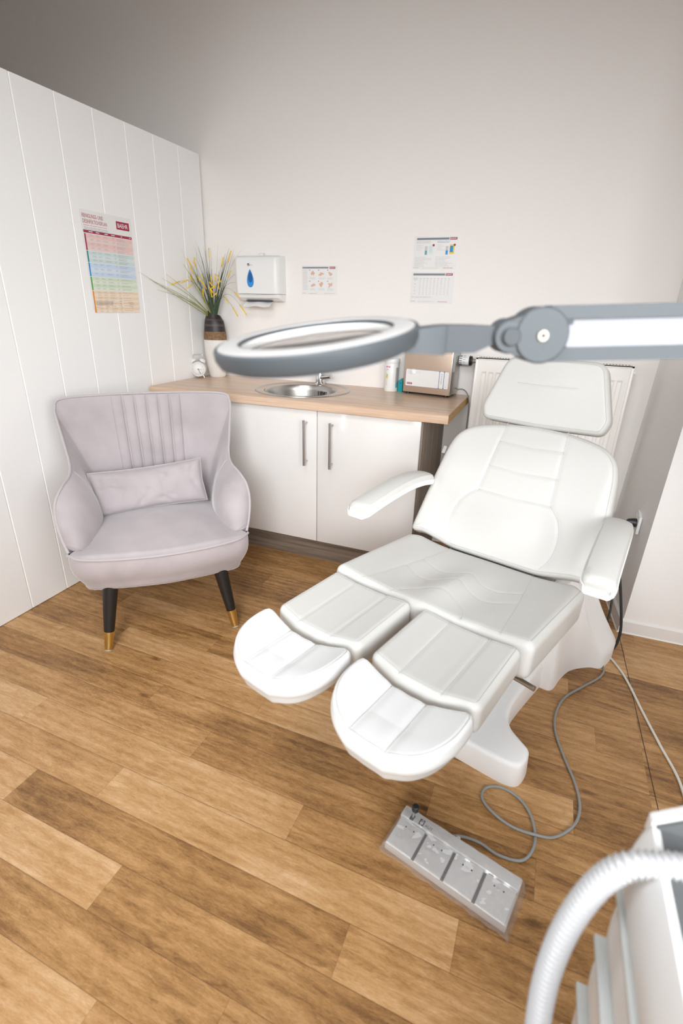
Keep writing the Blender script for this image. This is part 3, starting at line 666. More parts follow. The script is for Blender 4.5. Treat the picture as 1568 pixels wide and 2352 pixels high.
# ------------------------------------------------------------------ armchair (own frame: x to its left side seen from the front, y backwards)
def build_armchair():
    rz = math.atan2(0.67056, 0.741855)
    c = thing('armchair', 'grey velvet wing armchair with channelled back on black brass-tipped legs', 'armchair', (0.7255, -1.423, 0), rz)
    E = [(.345, .075, .425), (.362, .10, .48), (.373, .125, .55), (.367, .15, .612), (.346, .20, .652), (.325, .28, .672), (.326, .35, .70), (.343, .42, .77), (.362, .48, .86), (.366, .505, .905), (.342, .525, .940), (.20, .545, .948), (0, .55, .95)]
    I = [(.305, .07, .415), (.275, .11, .41), (.262, .16, .41), (.255, .21, .41), (.250, .26, .41), (.247, .32, .41), (.240, .37, .41), (.225, .42, .41), (.20, .452, .41), (.17, .470, .41), (.13, .482, .41), (.08, .49, .41), (0, .492, .41)]
    O = [(.315, .10, .37), (.312, .13, .31), (.318, .17, .27), (.325, .22, .262), (.32, .28, .26), (.31, .34, .26), (.30, .40, .26), (.28, .45, .26), (.26, .50, .26), (.23, .53, .26), (.18, .55, .26), (.10, .56, .26), (0, .565, .26)]
    BU = [.030, .046, .055, .058, .056, .045, .030, .016, .008, .005, .010, .014, .016]
    def full(K): return cat_rom(K + [(-x, y, z) for x, y, z in K[::-1][1:]], 9)
    Ef, If, Of = full(E), full(I), full(O); Bf = [q[0] for q in cat_rom([(x,) for x in BU + BU[::-1][1:]], 9)]
    n = len(Ef); G = []; G2 = []
    ctr = np.array([0, .25, .55]); ns = 26
    lines_x = [-.15, -.10, -.05, 0, .05, .10, .15]
    for i in range(n):
        e, q, o = Ef[i], If[i], Of[i]; row = []; d = q - e
        tan = Ef[min(i + 1, n - 1)] - Ef[max(i - 1, 0)]; nv = np.cross(tan, d); nv /= np.linalg.norm(nv) + 1e-9
        if nv @ (ctr - (e + q) / 2) < 0: nv = -nv
        for k in range(ns + 1):
            s = k / ns; row.append(e + d * s + nv * Bf[i] * (math.sin(PI * min(1, s * 1.0)) ** .6 if 0 < s < 1 else 0))
        G.append(row)
        row = []; dd = o - e; nv2 = np.cross(tan, dd); nv2 /= np.linalg.norm(nv2) + 1e-9
        if nv2 @ ((e + o) / 2 - ctr) < 0: nv2 = -nv2
        for k in range(11): s = k / 10; row.append(e + dd * s + nv2 * (.016 * math.sin(PI * s)))
        G2.append(row)
    b = MB(); b.grid([[tuple(p) for p in r] for r in G], 'velvet', flip=True); b.grid([[tuple(p) for p in r] for r in G2], 'velvet')
    b.build('shell', c, 0)
    # padded channels down the middle of the back
    b = MB(); sb = MB(); zt, zb = .945, .43; ns = 40
    def back_y(x, z): s = (.95 - z) / .54; return .55 - .058 * s - .014 * math.sin(PI * min(1, max(0, s))) ** .6 - (.003)
    for k in range(6):
        x0, x1 = lines_x[k], lines_x[k + 1]; rows = []
        for j in range(ns + 1):
            z = zt - (zt - zb) * j / ns; nar = 1 - .10 * j / ns
            row = []
            for i in range(11):
                t = i / 10; x = (x0 + (x1 - x0) * t) * nar; lip = min(1, j / 3); row.append((x, back_y(x, z) - .015 * math.sin(PI * t) ** .42 * (.35 + .65 * lip) + .004, z))
            rows.append(row)
        b.grid(rows, 'velvet')
    b.build('back_channels', c, 0)
    # seat cushion with apron
    out = cat_rom([(.347, .065), (.30, .018), (.20, -.014), (.10, -.030), (0, -.036), (-.10, -.030), (-.20, -.014), (-.30, .018), (-.347, .065), (-.30, .12), (-.27, .22), (-.262, .34), (-.22, .44), (-.12, .495), (0, .505), (.12, .495), (.22, .44), (.262, .34), (.27, .22), (.30, .12)], 6, True)
    T = Matrix.Translation((0, 0, .425))
    top = lambda u, v: .058 * np.clip(1 - (u / .33) ** 2, 0, 1) * np.clip(np.sin(np.clip((v + .05) / .52, 0, 1) * PI), 0, 1) ** .7 + .012 * np.clip(v / .4, 0, 1)
    mb, sb, H = cushion(out, .182, 'velvet', T, top, .016, 36, 220, (), taper=.90, bot_r=.035, center=(0, .24), stitch='velvet_piping', stitch_r=.0004, side_bulge=.016)
    so = mb.build('seat', c, 0)
    # piping
    p = MB(); p.tube([tuple(q) for q in Ef], .0055, 'velvet_piping', 8)
    fr = [q for q in cat_rom([(.349, .068), (.30, .016), (.20, -.017), (.10, -.033), (0, -.039), (-.10, -.033), (-.20, -.017), (-.30, .016), (-.349, .068)], 6)]
    p.tube([(q[0], q[1], .419 - .004 * 0) for q in fr], .0055, 'velvet_piping', 8); p.build('piping', c, 0)
    for i0 in (int(9 * 5.6), n - 1 - int(9 * 5.6)): MB().tube([tuple(q) for q in G[i0][1:-3]], .0022, 'velvet_piping', 6).build('arm_seam', c, 0)
    # legs
    for sx, ty, by in ((-1, .06, .0), (1, .06, .0), (-1, .42, .49), (1, .42, .49)):
        a = Vector((.215 * sx, ty, .29)); g = Vector((.26 * sx, by, .0)); d = a - g
        lg = MB(); q = [g + d * t for t in (.28, .6, 1)]; rr = [.0205, .0255, .031]; lg.tube([tuple(x) for x in q], lambda i: rr[i], 'leg_black', 20)
        lo = lg.build('leg', c, 40); t = MB(); q = [g + d * x for x in (.02, .28)]; r2 = [.0155, .0212]; t.tube([tuple(x) for x in q], lambda i: r2[i], 'brass', 20); t.tube([tuple(g), tuple(g + d * .02)], .0140, 'lamp_white', 16); t.build('brass_tip', lo, 40)
    return c
build_armchair()
def build_pillow():
    rz = math.atan2(0.67056, 0.741855)
    e = Vector((.741855, .67056, 0)); nn = Vector((-.67056, .741855, 0)); org = Vector((.7255, -1.423, 0)) + e * (-.03) + nn * .365 + Vector((0, 0, .565))
    p = thing('lumbar_pillow', 'small grey velvet lumbar pillow leaning on the armchair back', 'pillow', tuple(org)); p.rotation_euler = (math.radians(-16), math.radians(-4), rz)
    W, Hh, Tk = .238, .098, .055; b = MB(); nu, nv = 56, 30; rng = random.Random(3)
    cr = [(rng.uniform(-.9, .9), rng.uniform(-.8, .8), rng.uniform(0, PI), rng.uniform(.05, .12), rng.uniform(.12, .4)) for _ in range(22)]
    for sgn in (1, -1):
        G = []
        for i in range(nu + 1):
            row = []
            for j in range(nv + 1):
                u = -1 + 2 * i / nu; v = -1 + 2 * j / nv
                pin = 1 - .05 * (1 - u * u) * abs(v) ; pv = 1 - .10 * (1 - v * v) * abs(u) ** 3
                x = u * W * (1 - .035 * (1 - v * v)); z = v * Hh * (1 - .09 * (1 - u * u))
                hgt = Tk * ((1 - u ** 4) * (1 - v ** 4)) ** .45 * (1 - .15 * abs(u))
                wr = 0
                for (cu, cvv, an, wd, ln_) in cr:
                    du, dv = (u - cu) * 2.4, v - cvv; a_ = du * math.cos(an) + dv * math.sin(an); q_ = -du * math.sin(an) + dv * math.cos(an); wr += 1.4 * math.exp(-(a_ / ln_) ** 2 - (q_ / wd) ** 2)
                row.append((x, sgn * -(hgt - .006 * min(wr, 1.9) * (hgt / Tk)), z))
            G.append(row)
        b.grid(G, 'velvet', flip=(sgn < 0))
    b.build('cover', p, 0)
    per = [(-W, -Hh), (-W * .5, -Hh * .915 * 1.01), (0, -Hh * .91), (W * .5, -Hh * .93), (W, -Hh), (W * .965, 0), (W, Hh), (W * .5, Hh * .93), (0, Hh * .91), (-W * .5, Hh * .93), (-W, Hh), (-W * .965, 0)]
    MB().tube([(x, 0, z) for x, z in per] + [(-W, 0, -Hh)], .0022, 'velvet_piping', 6).build('seam', p, 0)
build_pillow()

# ------------------------------------------------------------------ radiator with valve
def build_radiator():
    x0, x1, zt, zb, yf = 1.680, 2.3985, 1.1096, .21, -.1
    r = thing('radiator', 'white ribbed panel radiator on the wall behind the treatment chair', 'radiator', (x0, 0, zb))
    def P(x, y, z): return (x - x0, y, z - zb)
    b = MB(); w_ = x1 - x0; n = 19; pitch = (w_ - .06) / n; prof = [(.012, 0), (.03, 0)]
    for k in range(n):
        a = .03 + k * pitch; prof += [(a + pitch * .18, 0), (a + pitch * .34, .009), (a + pitch * .66, .009), (a + pitch * .82, 0)]
    prof += [(w_ - .03, 0), (w_ - .012, 0)]; y0 = yf + .006
    G = [[(x, y0, zz - zb) for x, d in prof] for zz in (zb + .01, zb + .05)] + [[(x, y0 + d, zz - zb) for x, d in prof] for zz in (zb + .07, zt - .085)] + [[(x, y0, zz - zb) for x, d in prof] for zz in (zt - .07, zt - .006)]
    b.grid(G, 'radiator_white'); b.box(P(x0 + .012, yf + .012, zb + .01), P(x1 - .012, yf + .03, zt - .01), 'radiator_white'); b.build('front_panel', r, 25)
    for xa in (x0, x1 - .012): MB().box(P(xa, yf, zb), P(xa + .012, -.03, zt), 'radiator_white', .002).build('side_cover', r)
    b = MB(); b.box(P(x0, yf, zt - .008), P(x1, -.03, zt - .002), 'radiator_white', .001)
    b.box(P(x0, yf, zt - .012), P(x1, yf + .006, zt - .002), 'radiator_white', .001)
    k = 0; x = x0 + .02
    while x < x1 - .02:
        b.box(P(x, -.082, zt - .0025), P(x + .0045, -.058, zt - .0012), 'ink_dark'); x += .0135
    b.build('top_grille', r)
    MB().box(P(x0 + .012, -.045, zb + .02), P(x1 - .012, -.03, zt - .02), 'radiator_white').build('rear_panel', r)
    for x in (x0 + .12, x1 - .12): MB().box(P(x - .02, -.03, zb + .1), P(x + .02, 0, zt - .1), 'steel').build('wall_bracket', r)
    b = MB(); b.tube([P(x1, -.065, zt - .035), P(x1 + .012, -.065, zt - .035)], .008, 'radiator_white', 12); b.build('vent_plug', r)
    v = thing('radiator_valve', 'white thermostatic valve head with black collar at the left end of the radiator', 'valve', (1.59, -.06, 1.085), 0)
    b = MB(); T = Matrix.Translation((0, 0, 0)) @ Matrix.Rotation(PI / 2, 4, 'Y')
    b.lathe([(0, .0), (.019, .0), (.0225, .004), (.0235, .05), (.022, .054)], 'plastic_white', 30, T)
    for k in range(12):
        a = 2 * PI * k / 12; b.box((.004, -.0014, .0225), (.017, .0014, .0242), 'ink_dark', T=Matrix.Rotation(a, 4, 'X')); b.box((.022, -.0012, .0229), (.036, .0012, .0243), 'ink_grey', T=Matrix.Rotation(a + .26, 4, 'X'))
    b.build('head', v)
    b = MB(); b.lathe([(.0235, .052), (.025, .054), (.025, .058), (.021, .06), (.024, .062), (.024, .066), (.019, .068)], 'black_plastic', 26, T); b.build('collar', v)
    b = MB(); b.lathe([(.010, .066), (.012, .069), (.012, .078), (.009, .08), (.009, .0905)], 'bolt_beige', 18, T); b.build('fitting', v)
build_radiator()

# ------------------------------------------------------------------ wall things
def logo(b, x, y, w_, h, lv=1):
    b.rect(x, y, x + w_, y + h, 'ink_red', lv); b.text('BAEHR', x + w_ * .09, y + h * .24, h * .52, 'paper', lv + 1, w_ * .80, .012)
def wall_T(x, z, y=-.0012): return frame((x, y, z), (1, 0, 0), (0, 0, 1), (0, -1, 0))
def build_papers():
    rng = random.Random(8)
    # big cleaning plan on the partition
    W, Hh = .302, .408; tl = .0178; zc = 1.291
    p = MB(); p.box((0, 0, -.0008), (W, Hh, 0), 'paper')
    p.text('REINIGUNGS- UND', .010, Hh - .030, .0155, 'ink_redtext', 1, .118, .003); p.text('DESINFEKTIONSPLAN', .010, Hh - .052, .0155, 'ink_redtext', 1, .137, .003)
    p.lines(.012, Hh - .059, .15, 1, .006, 'ink_pink', 1, .0022, rng, .05); p.lines(.012, Hh - .068, .152, 3, .0058, 'ink_grey', 1, .0020, rng, .08)
    logo(p, .205, Hh - .055, .082, .034)
    y = Hh - .0905; p.rect(.006, y, W - .006, y + .0115, 'strong_red', 1)
    for a, l in ((.035, .022), (.075, .02), (.125, .02), (.165, .022), (.225, .008), (.28, .008)): p.rect(a, y + .0045, a + l, y + .0075, 'paper', 2)
    y -= .003
    for nm, hgt, rows in (('red', .067, 4), ('teal', .046, 3), ('blue', .056, 3), ('green', .057, 4), ('orange', .094, 8)):
        p.rect(.008, y - hgt, .016, y, 'strong_' + nm, 1)
        for k in range(rows):
            p.rect(.017, y - hgt * (k + 1) / rows, W - .006, y - hgt * k / rows, 'tint_' + nm + ('2' if k % 2 == 0 else ''), 1)
            yy = y - hgt * k / rows - .003
            for a, e, q in ((.038, .064, 2), (.074, .100, 2), (.112, .152, 2), (.168, .184, 2), (.194, .270, 3 if rows < 5 else 1)): p.lines(a, yy, e, min(q, max(1, int(hgt / rows / .0048))), .0040, 'ink_grey', 2, .0012, rng, .45)
        y -= hgt + .0022
    p.lines(.02, .038, .13, 6, .0036, 'ink_pale', 1, .0015, rng, .12); p.lines(.02, .014, .05, 2, .004, 'ink_grey', 1, .0015, rng); p.lines(.075, .013, .11, 2, .004, 'ink_pale', 1, .0015, rng); p.lines(.155, .036, .195, 4, .0085, 'ink_pale', 1, .0012, rng, .5)
    p.text('Baehr', .222, .030, .005, 'ink_grey', 1, .036); p.lines(.23, .026, .262, 5, .0034, 'ink_grey', 1, .0016, rng, .3)
    o = p.build('cleaning_plan_poster', None, 20); o.matrix_world = frame(((zc - .9) * tl + .0022, -.905, zc), (0, 1, 0), (tl, 0, 1), (1, 0, -tl)); 
    tag(o, 'colour-banded cleaning and disinfection plan poster on the white panelled partition', 'poster')
    # hand washing card
    W, Hh = .217, .150
    p = MB(); p.box((0, 0, -.0008), (W, Hh, 0), 'paper_gloss'); p.rect(.006, Hh - .015, W * .76, Hh - .007, 'ink_header', 1); logo(p, W * .79, Hh - .017, .034, .011)
    p.lines(.008, Hh - .022, .042, 22, .0048, 'ink_pale', 1, .0018, rng, .25)
    for i in range(3):
        for j in range(2):
            x = .048 + i * .055; yt = Hh - .021 - j * .056
            p.rect(x, yt - .004, x + .005, yt, 'ink_red', 1)
            for _ in range(3):
                cx = x + .020 + rng.uniform(-.008, .010); cy = yt - .020 + rng.uniform(-.006, .006); an = rng.uniform(0, PI); L1, L2 = rng.uniform(.011, .017), rng.uniform(.004, .008)
                p.poly([(cx + L1 * math.cos(t) * math.cos(an) - L2 * math.sin(t) * math.sin(an), cy + .7 * (L1 * math.cos(t) * math.sin(an) + L2 * math.sin(t) * math.cos(an))) for t in np.linspace(0, 2 * PI, 13)[:-1]], 'ink_skin', 1 + _)
            p.lines(x + .002, yt - .039, x + .045, 3, .004, 'ink_pale', 1, .0015, rng, .3)
    p.lines(.006, .010, .03, 1, .004, 'ink_grey', 1, .002, rng); p.lines(.045, .008, .10, 1, .004, 'ink_grey', 1, .0018, rng, .1); p.lines(.14, .010, .205, 1, .004, 'ink_pink', 1, .0014, rng, .1)
    o = p.build('hand_washing_card', None, 20); o.matrix_world = wall_T(.648, 1.386); tag(o, 'laminated hand washing card with six pink hand drawings beside the towel dispenser', 'poster', 'laminated cards on the back wall')
    # product card
    W, Hh = .226, .152
    p = MB(); p.box((0, 0, -.0008), (W, Hh, 0), 'paper_gloss'); p.rect(.014, Hh - .018, W * .79, Hh - .0085, 'ink_header', 1); logo(p, W * .805, Hh - .0185, .036, .0105)
    for i in range(2):
        x = .014 + i * .106; p.lines(x, Hh - .024, x + .085, 2, .006, 'ink_blue' if i else 'ink_grey', 1, .0016, rng, .3); p.lines(x, Hh - .040, x + .042, 5, .0058, 'ink_pale', 1, .0016, rng, .5)
        p.rect(x + .044, Hh - .086, x + .058, Hh - .046, 'ink_pale', 1); p.rect(x + .046, Hh - .084, x + .056, Hh - .066, 'ink_blue' if i else 'ink_cyan', 2)
        p.rect(x + .064, Hh - .082, x + .088, Hh - .040, 'ink_yellow' if i else 'tint_teal', 1); p.rect(x + .066, Hh - .074, x + .082, Hh - .046, 'strong_blue' if i else 'tint_teal2', 2); p.disc(x + .088, Hh - .042, .0055, 'strong_red', 3)
        p.lines(x - .004, Hh - .095, x + .086, 8, .0058, 'ink_pale', 1, .0018, rng, .5)
    p.lines(.006, .009, .034, 1, .004, 'ink_grey', 1, .002, rng, .1); p.lines(.05, .009, .14, 2, .0035, 'ink_pale', 1, .0012, rng, .1); p.lines(.158, .008, .212, 1, .004, 'ink_redtext', 1, .0018, rng, .05)
    o = p.build('disinfectant_card', None, 20); o.matrix_world = wall_T(1.288, 1.516); tag(o, 'laminated card picturing blue and yellow bottles, upper of the two cards above the device', 'poster', 'laminated cards on the back wall')
    # dosage table card
    p = MB(); p.box((0, 0, -.0008), (W, Hh, 0), 'paper_gloss'); p.rect(.010, Hh - .018, W * .775, Hh - .0085, 'ink_header', 1); logo(p, W * .79, Hh - .0185, .036, .0105)
    p.lines(.013, Hh - .030, .036, 2, .005, 'ink_grey', 1, .0018, rng, .1)
    for i in range(9):
        p.rect(.046 + i * .0185, Hh - .034, .054 + i * .0185, Hh - .032, 'ink_pink' if i in (4, 6) else 'ink_grey', 1)
        for j in range(10):
            p.rect(.046 + i * .0185, Hh - .042 - j * .0075, .052 + i * .0185, Hh - .0395 - j * .0075, 'ink_pink' if (i, j) in ((4, 1), (6, 1), (6, 2)) else 'ink_pale', 1)
    for j in range(5): p.rect(.018, Hh - .044 - j * .0155, .026, Hh - .0425 - j * .0155, 'ink_grey', 1)
    p.lines(.006, Hh - .118, .12, 2, .0045, 'ink_pale', 1, .0018, rng, .1); p.lines(.006, .012, .032, 1, .004, 'ink_grey', 1, .002, rng, .1); p.lines(.044, .012, .135, 2, .0035, 'ink_pale', 1, .0012, rng, .1); p.lines(.15, .011, .20, 1, .004, 'ink_redtext', 1, .0018, rng, .05)
    o = p.build('dosage_card', None, 20); o.matrix_world = wall_T(1.286, 1.354); tag(o, 'laminated card with a grey number table, lower of the two cards above the device', 'poster', 'laminated cards on the back wall')
build_papers()

def build_dispenser():
    # sits on the wall, about 0.28 m wide
    d = thing('towel_dispenser', 'white wall-mounted paper towel dispenser with a blue drop window', 'dispenser', (.405, 0, 1.465))
    W, Hh, D = .142, .118, .105; n = 14
    def section(z, w_, dep, r):
        P = [(-w_, 0), (-w_, -dep + r)] ; 
        for k in range(1, n): a = k / n * PI / 2; P.append((-w_ + r * (1 - math.cos(a)), -dep + r * (1 - math.sin(a)))) 
        P += [(-w_ + r, -dep), (w_ - r, -dep)]
        for k in range(1, n): a = k / n * PI / 2; P.append((w_ - r * (1 - math.sin(a)), -dep + r * (1 - math.cos(a))))
        P += [(w_, -dep + r), (w_, 0)]
        return [(x, y, z) for x, y in P]
    L = [section(z, W * a, dp, .03) for z, a, dp in ((-.080, 1, .098), (-.05, 1, .103), (.05, 1, .103), (.095, 1, .099), (.108, .995, .092), (.115, .98, .078), (.118, .95, .06))]
    MB().loft(L, 'plastic_white').build('cover', d, 30)
    L = [section(z, W * a, dp, .03) for z, a, dp in ((-.118, .97, .05), (-.112, .985, .066), (-.100, .99, .088), (-.082, .995, .0965))]
    MB().loft(L, 'plastic_white').build('lower_tray', d, 30)
    b = MB(); b.tube([(x, -.1035 + .0 * x, -.080 - .006 * math.sin((x + W) / (2 * W) * PI)) for x in np.linspace(-W + .03, W - .03, 20)], .0007, 'ink_grey', 5)
    b.box((-.085, -.075, -.1195), (.085, -.045, -.116), 'ink_dark'); b.build('slot', d)
    T = frame((0, -.1036, 0), (1, 0, 0), (0, 0, 1), (0, -1, 0))
    b = MB()
    def drop(s, cx, cy, lv, m, k=1.0):
        P = []
        for i in range(40):
            t = 2 * PI * i / 40; P.append((cx + s * .5 * math.sin(t) * math.sin(t / 2) ** .9 * 1.18, cy + s * k * math.cos(t)))
        b.poly(P, m, lv)
    drop(.047, -.032, .0, 3, 'ink_navy'); drop(.0445, -.032, -.0005, 4, 'ink_blue'); drop(.030, -.031, .008, 5, 'ink_navy')
    for i in range(len(b.v)): b.v[i] = tuple(T @ Vector(b.v[i]))
    b.build('level_window', d, 0)
    b = MB(); b.rect(-.047, .063, -.036, .076, 'ink_dark', 2); b.rect(-.0445, .065, -.0385, .069, 'plastic_white', 3); b.text('line', -.034, .0635, .0095, 'ink_pale', 2, .020)
    for i in range(len(b.v)): b.v[i] = tuple(T @ Vector(b.v[i]))
    b.build('brand_print', d, 0)
    MB().box((-.012, -.03, .117), (.012, -.004, .135), 'trim_white', .004).build('lock_tab', d)
    t = MB(); G = [[(-.088 + .176 * i / 10, -.05 - .055 * j / 5, -.1175 - .026 * (j / 5) ** 1.2 - .003 * math.sin(i)) for i in range(11)] for j in range(6)]
    G[-1] = [(x + .0, y, z - .004) for x, y, z in G[-1]]
    t.grid(G, 'paper'); G2 = [[(x, y, z - .0012) for x, y, z in r] for r in G]; t.grid(G2, 'paper', flip=True); o = t.build('paper_towel', None, 0); o.location = (.405, 0, 1.465)
    tag(o, 'folded white paper towel hanging out of the wall dispenser', 'paper towel')
build_dispenser()

# ------------------------------------------------------------------ small things on the worktop
def build_clock():
    c = thing('alarm_clock', 'small white twin-bell alarm clock on the left end of the worktop', 'clock', (.035, -.195, .90), math.radians(24)); R = .044; zc = .053
    T = frame((0, 0, zc), (1, 0, 0), (0, 0, 1), (0, -1, 0))
    MB().lathe([(0, -.026), (R * .96, -.026), (R, -.020), (R, .018), (R * .97, .022), (R * .92, .022), (R * .90, .018), (0, .018)], 'clock_white', 48, T).build('case', c, 30)
    f = MB(); f.lathe([(0, .0182), (R * .895, .0182), (R * .895, .0176)], 'paper', 40, T)
    for k in range(12):
        a = k / 12 * 2 * PI; f.box((R * .75 * math.sin(a) - .0014, R * .75 * math.cos(a) - .0022, .0183), (R * .75 * math.sin(a) + .0014, R * .75 * math.cos(a) + .0022, .0188), 'ink_pale', T=T)
    f.build('dial', c, 0)
    h = MB(); 
    def hand(ang, ln, wd, m, z): 
        q = T @ Matrix.Rotation(-ang, 4, 'Z'); h.box((-wd, -.004, z), (wd, ln, z + .0008), m, T=q)
    hand(math.radians(157), .030, .0011, 'ink_dark', .0195); hand(math.radians(95), .022, .0013, 'ink_grey', .0192); h.lathe([(0, .0212), (.003, .021), (.003, .019)], 'ink_dark', 14, T); h.build('hands', c, 0)
    for s in (-1, 1):
        q = Matrix.Translation((.024 * s, 0, zc + .046)) @ Matrix.Rotation(math.radians(32) * s, 4, 'Y')
        MB().lathe([(0, .016), (.010, .0145), (.0165, .009), (.0185, .0), (.017, -.001)], 'clock_white', 28, q).build('bell', c, 40)
        MB().tube([(.022 * s, 0, .018), (.030 * s, 0, .0)], .0022, 'clock_metal', 8).build('foot', c)
    MB().tube([tuple(p) for p in cat_rom([(-.026, 0, zc + .058), (-.027, 0, zc + .078), (-.020, 0, zc + .085), (.020, 0, zc + .085), (.027, 0, zc + .078), (.026, 0, zc + .058)], 5)], .0018, 'clock_metal', 8).build('handle', c, 0)
build_clock()

def build_vase():
    v = thing('vase', 'tall vase, black top with wicker band and white ribbed body, in the worktop corner', 'vase', (.103, -.098, .90), math.radians(20))
    prof = [(0, .0), (.042, .0), (.0475, .006), (.060, .07), (.0675, .14), (.0690, .19), (.0675, .235), (.0645, .275), (.058, .325), (.047, .36), (.041, .385)]
    zz = [p[1] for p in prof]; rr = [p[0] for p in prof]
    def part(z0, z1, m, name, ribs=False, cap=False, off=0.0):
        n = 120; L = []; zs = np.linspace(z0, z1, max(4, int((z1 - z0) / .008)))
        for z in zs:
            r = np.interp(z, zz, rr) + off; row = []
            for j in range(n):
                a = 2 * PI * j / n; q = r + (.0009 * math.cos(40 * a) if ribs else 0); zq = z
                if z > .33: zq = z - (z - .33) * .26 * (1 + math.cos(a)) 
                row.append((q * math.cos(a), q * .82 * math.sin(a), zq))
            L.append(row)
        if cap:
            top = L[-1]; L.append([(x * .9, y * .9, z) for x, y, z in top]); L.append([(x * .88, y * .88, z - .05) for x, y, z in top])
        return MB().loft(L, m, cap1=True).build(name, v, 40)
    part(.0005, .222, 'vase_white', 'white_body', True); part(.222, .270, 'vase_wicker', 'wicker_band', off=.0012); nk = part(.270, .385, 'vase_black', 'black_neck', cap=True)
    for z in (.300, .333): part(z, z + .012, 'vase_band', 'stripe', off=.0005)
    # grass
    g = thing('ornamental_grass', 'artificial green grass with yellow blossoms standing in the corner vase', 'plant', (.103, -.098, 1.20)); rng = random.Random(11)
    b = MB(); fl = MB(); 
    dr = Vector((.928, .372, 0)); dk = Vector((-.372, .928, 0))
    def blade(x1, z1, bend, wd, m, depth, tipflower=False, start=0.0, k=14):
        """x1, z1: tip offset sideways and upward; bend: droop"""
        p0 = Vector((0, 0, .03)) + dr * start; pts = []
        for i in range(k + 1):
            t = i / k; side = x1 * (t ** 1.35); up = z1 * t + bend * math.sin(PI * t) ; q = p0 + dr * side + Vector((0, 0, up)) + dk * depth * t ** 1.4
            if q.x + .103 < .012 + .3 * 0: q.x = -.103 + .022
            if q.y - .098 > -.012: q.y = .098 - .012
            pts.append(q)
        n = len(pts); b.tube([tuple(p) for p in pts], lambda i: wd * (1 - .85 * (i / (n - 1)) ** 1.5), m, 4)
        if tipflower: fl.tube([tuple(q) for q in pts[-(3 if k < 16 else 4):]], .0030, 'flower_yellow', 6)
    # left leaning light blades run parallel to the partition toward the room
    for x1, z1, be, dp in ((-.235, .21, .0, -.36), (-.215, .20, .01, -.33), (-.19, .22, .01, -.28), (-.255, .24, -.02, -.42), (-.205, .16, .02, -.32), (-.17, .24, .0, -.25)): blade(x1, z1, be, .0026, 'grass_light', dp, rng.random() < .4, -.01)
    for x1, z1 in ((-.12, .30), (-.09, .26), (-.10, .24)): blade(x1, z1, .0, .0036, 'grass_light', -.10, False, -.008)
    for i in range(26): blade(rng.uniform(-.16, .14), rng.uniform(.24, .42), rng.uniform(-.02, .03), rng.uniform(.0016, .003), 'grass_green', rng.uniform(-.06, .03), rng.random() < .35, rng.uniform(-.014, .014))
    for i in range(16): blade(rng.uniform(-.03, .09), rng.uniform(.17, .28), 0, rng.uniform(.003, .0048), 'grass_green', rng.uniform(-.03, .01), False, rng.uniform(-.012, .016))
    for i in range(8): blade(rng.uniform(-.24, .20), rng.uniform(.30, .46), rng.uniform(-.02, .04), .0011, 'grass_dry', rng.uniform(-.08, .02), False, rng.uniform(-.01, .01))
    for x1, z1, be in ((.20, .04, .13), (.155, .03, .12), (.11, .10, .10), (.175, .13, .11), (.20, .20, .09), (.20, .28, .06), (-.12, .20, .10), (-.17, .19, .10), (-.10, .17, .11)): blade(x1, z1, be, .0012, 'grass_dry', -.06 if x1 > 0 else -.20, True, rng.uniform(-.004, .012), 20)
    for i in range(12): 
        q = dr * rng.uniform(-.06, .08) + Vector((0, 0, rng.uniform(.17, .27))) - dk * .05; e = Vector((rng.uniform(-1, 1), rng.uniform(-.4, .1), rng.uniform(.3, 1))).normalized() * .022; fl.tube([tuple(q - e), tuple(q + e)], .0032, 'flower_yellow', 6)
    b.build('grass_blades', g, 0); fl.build('yellow_blossoms', g, 0)
build_vase()

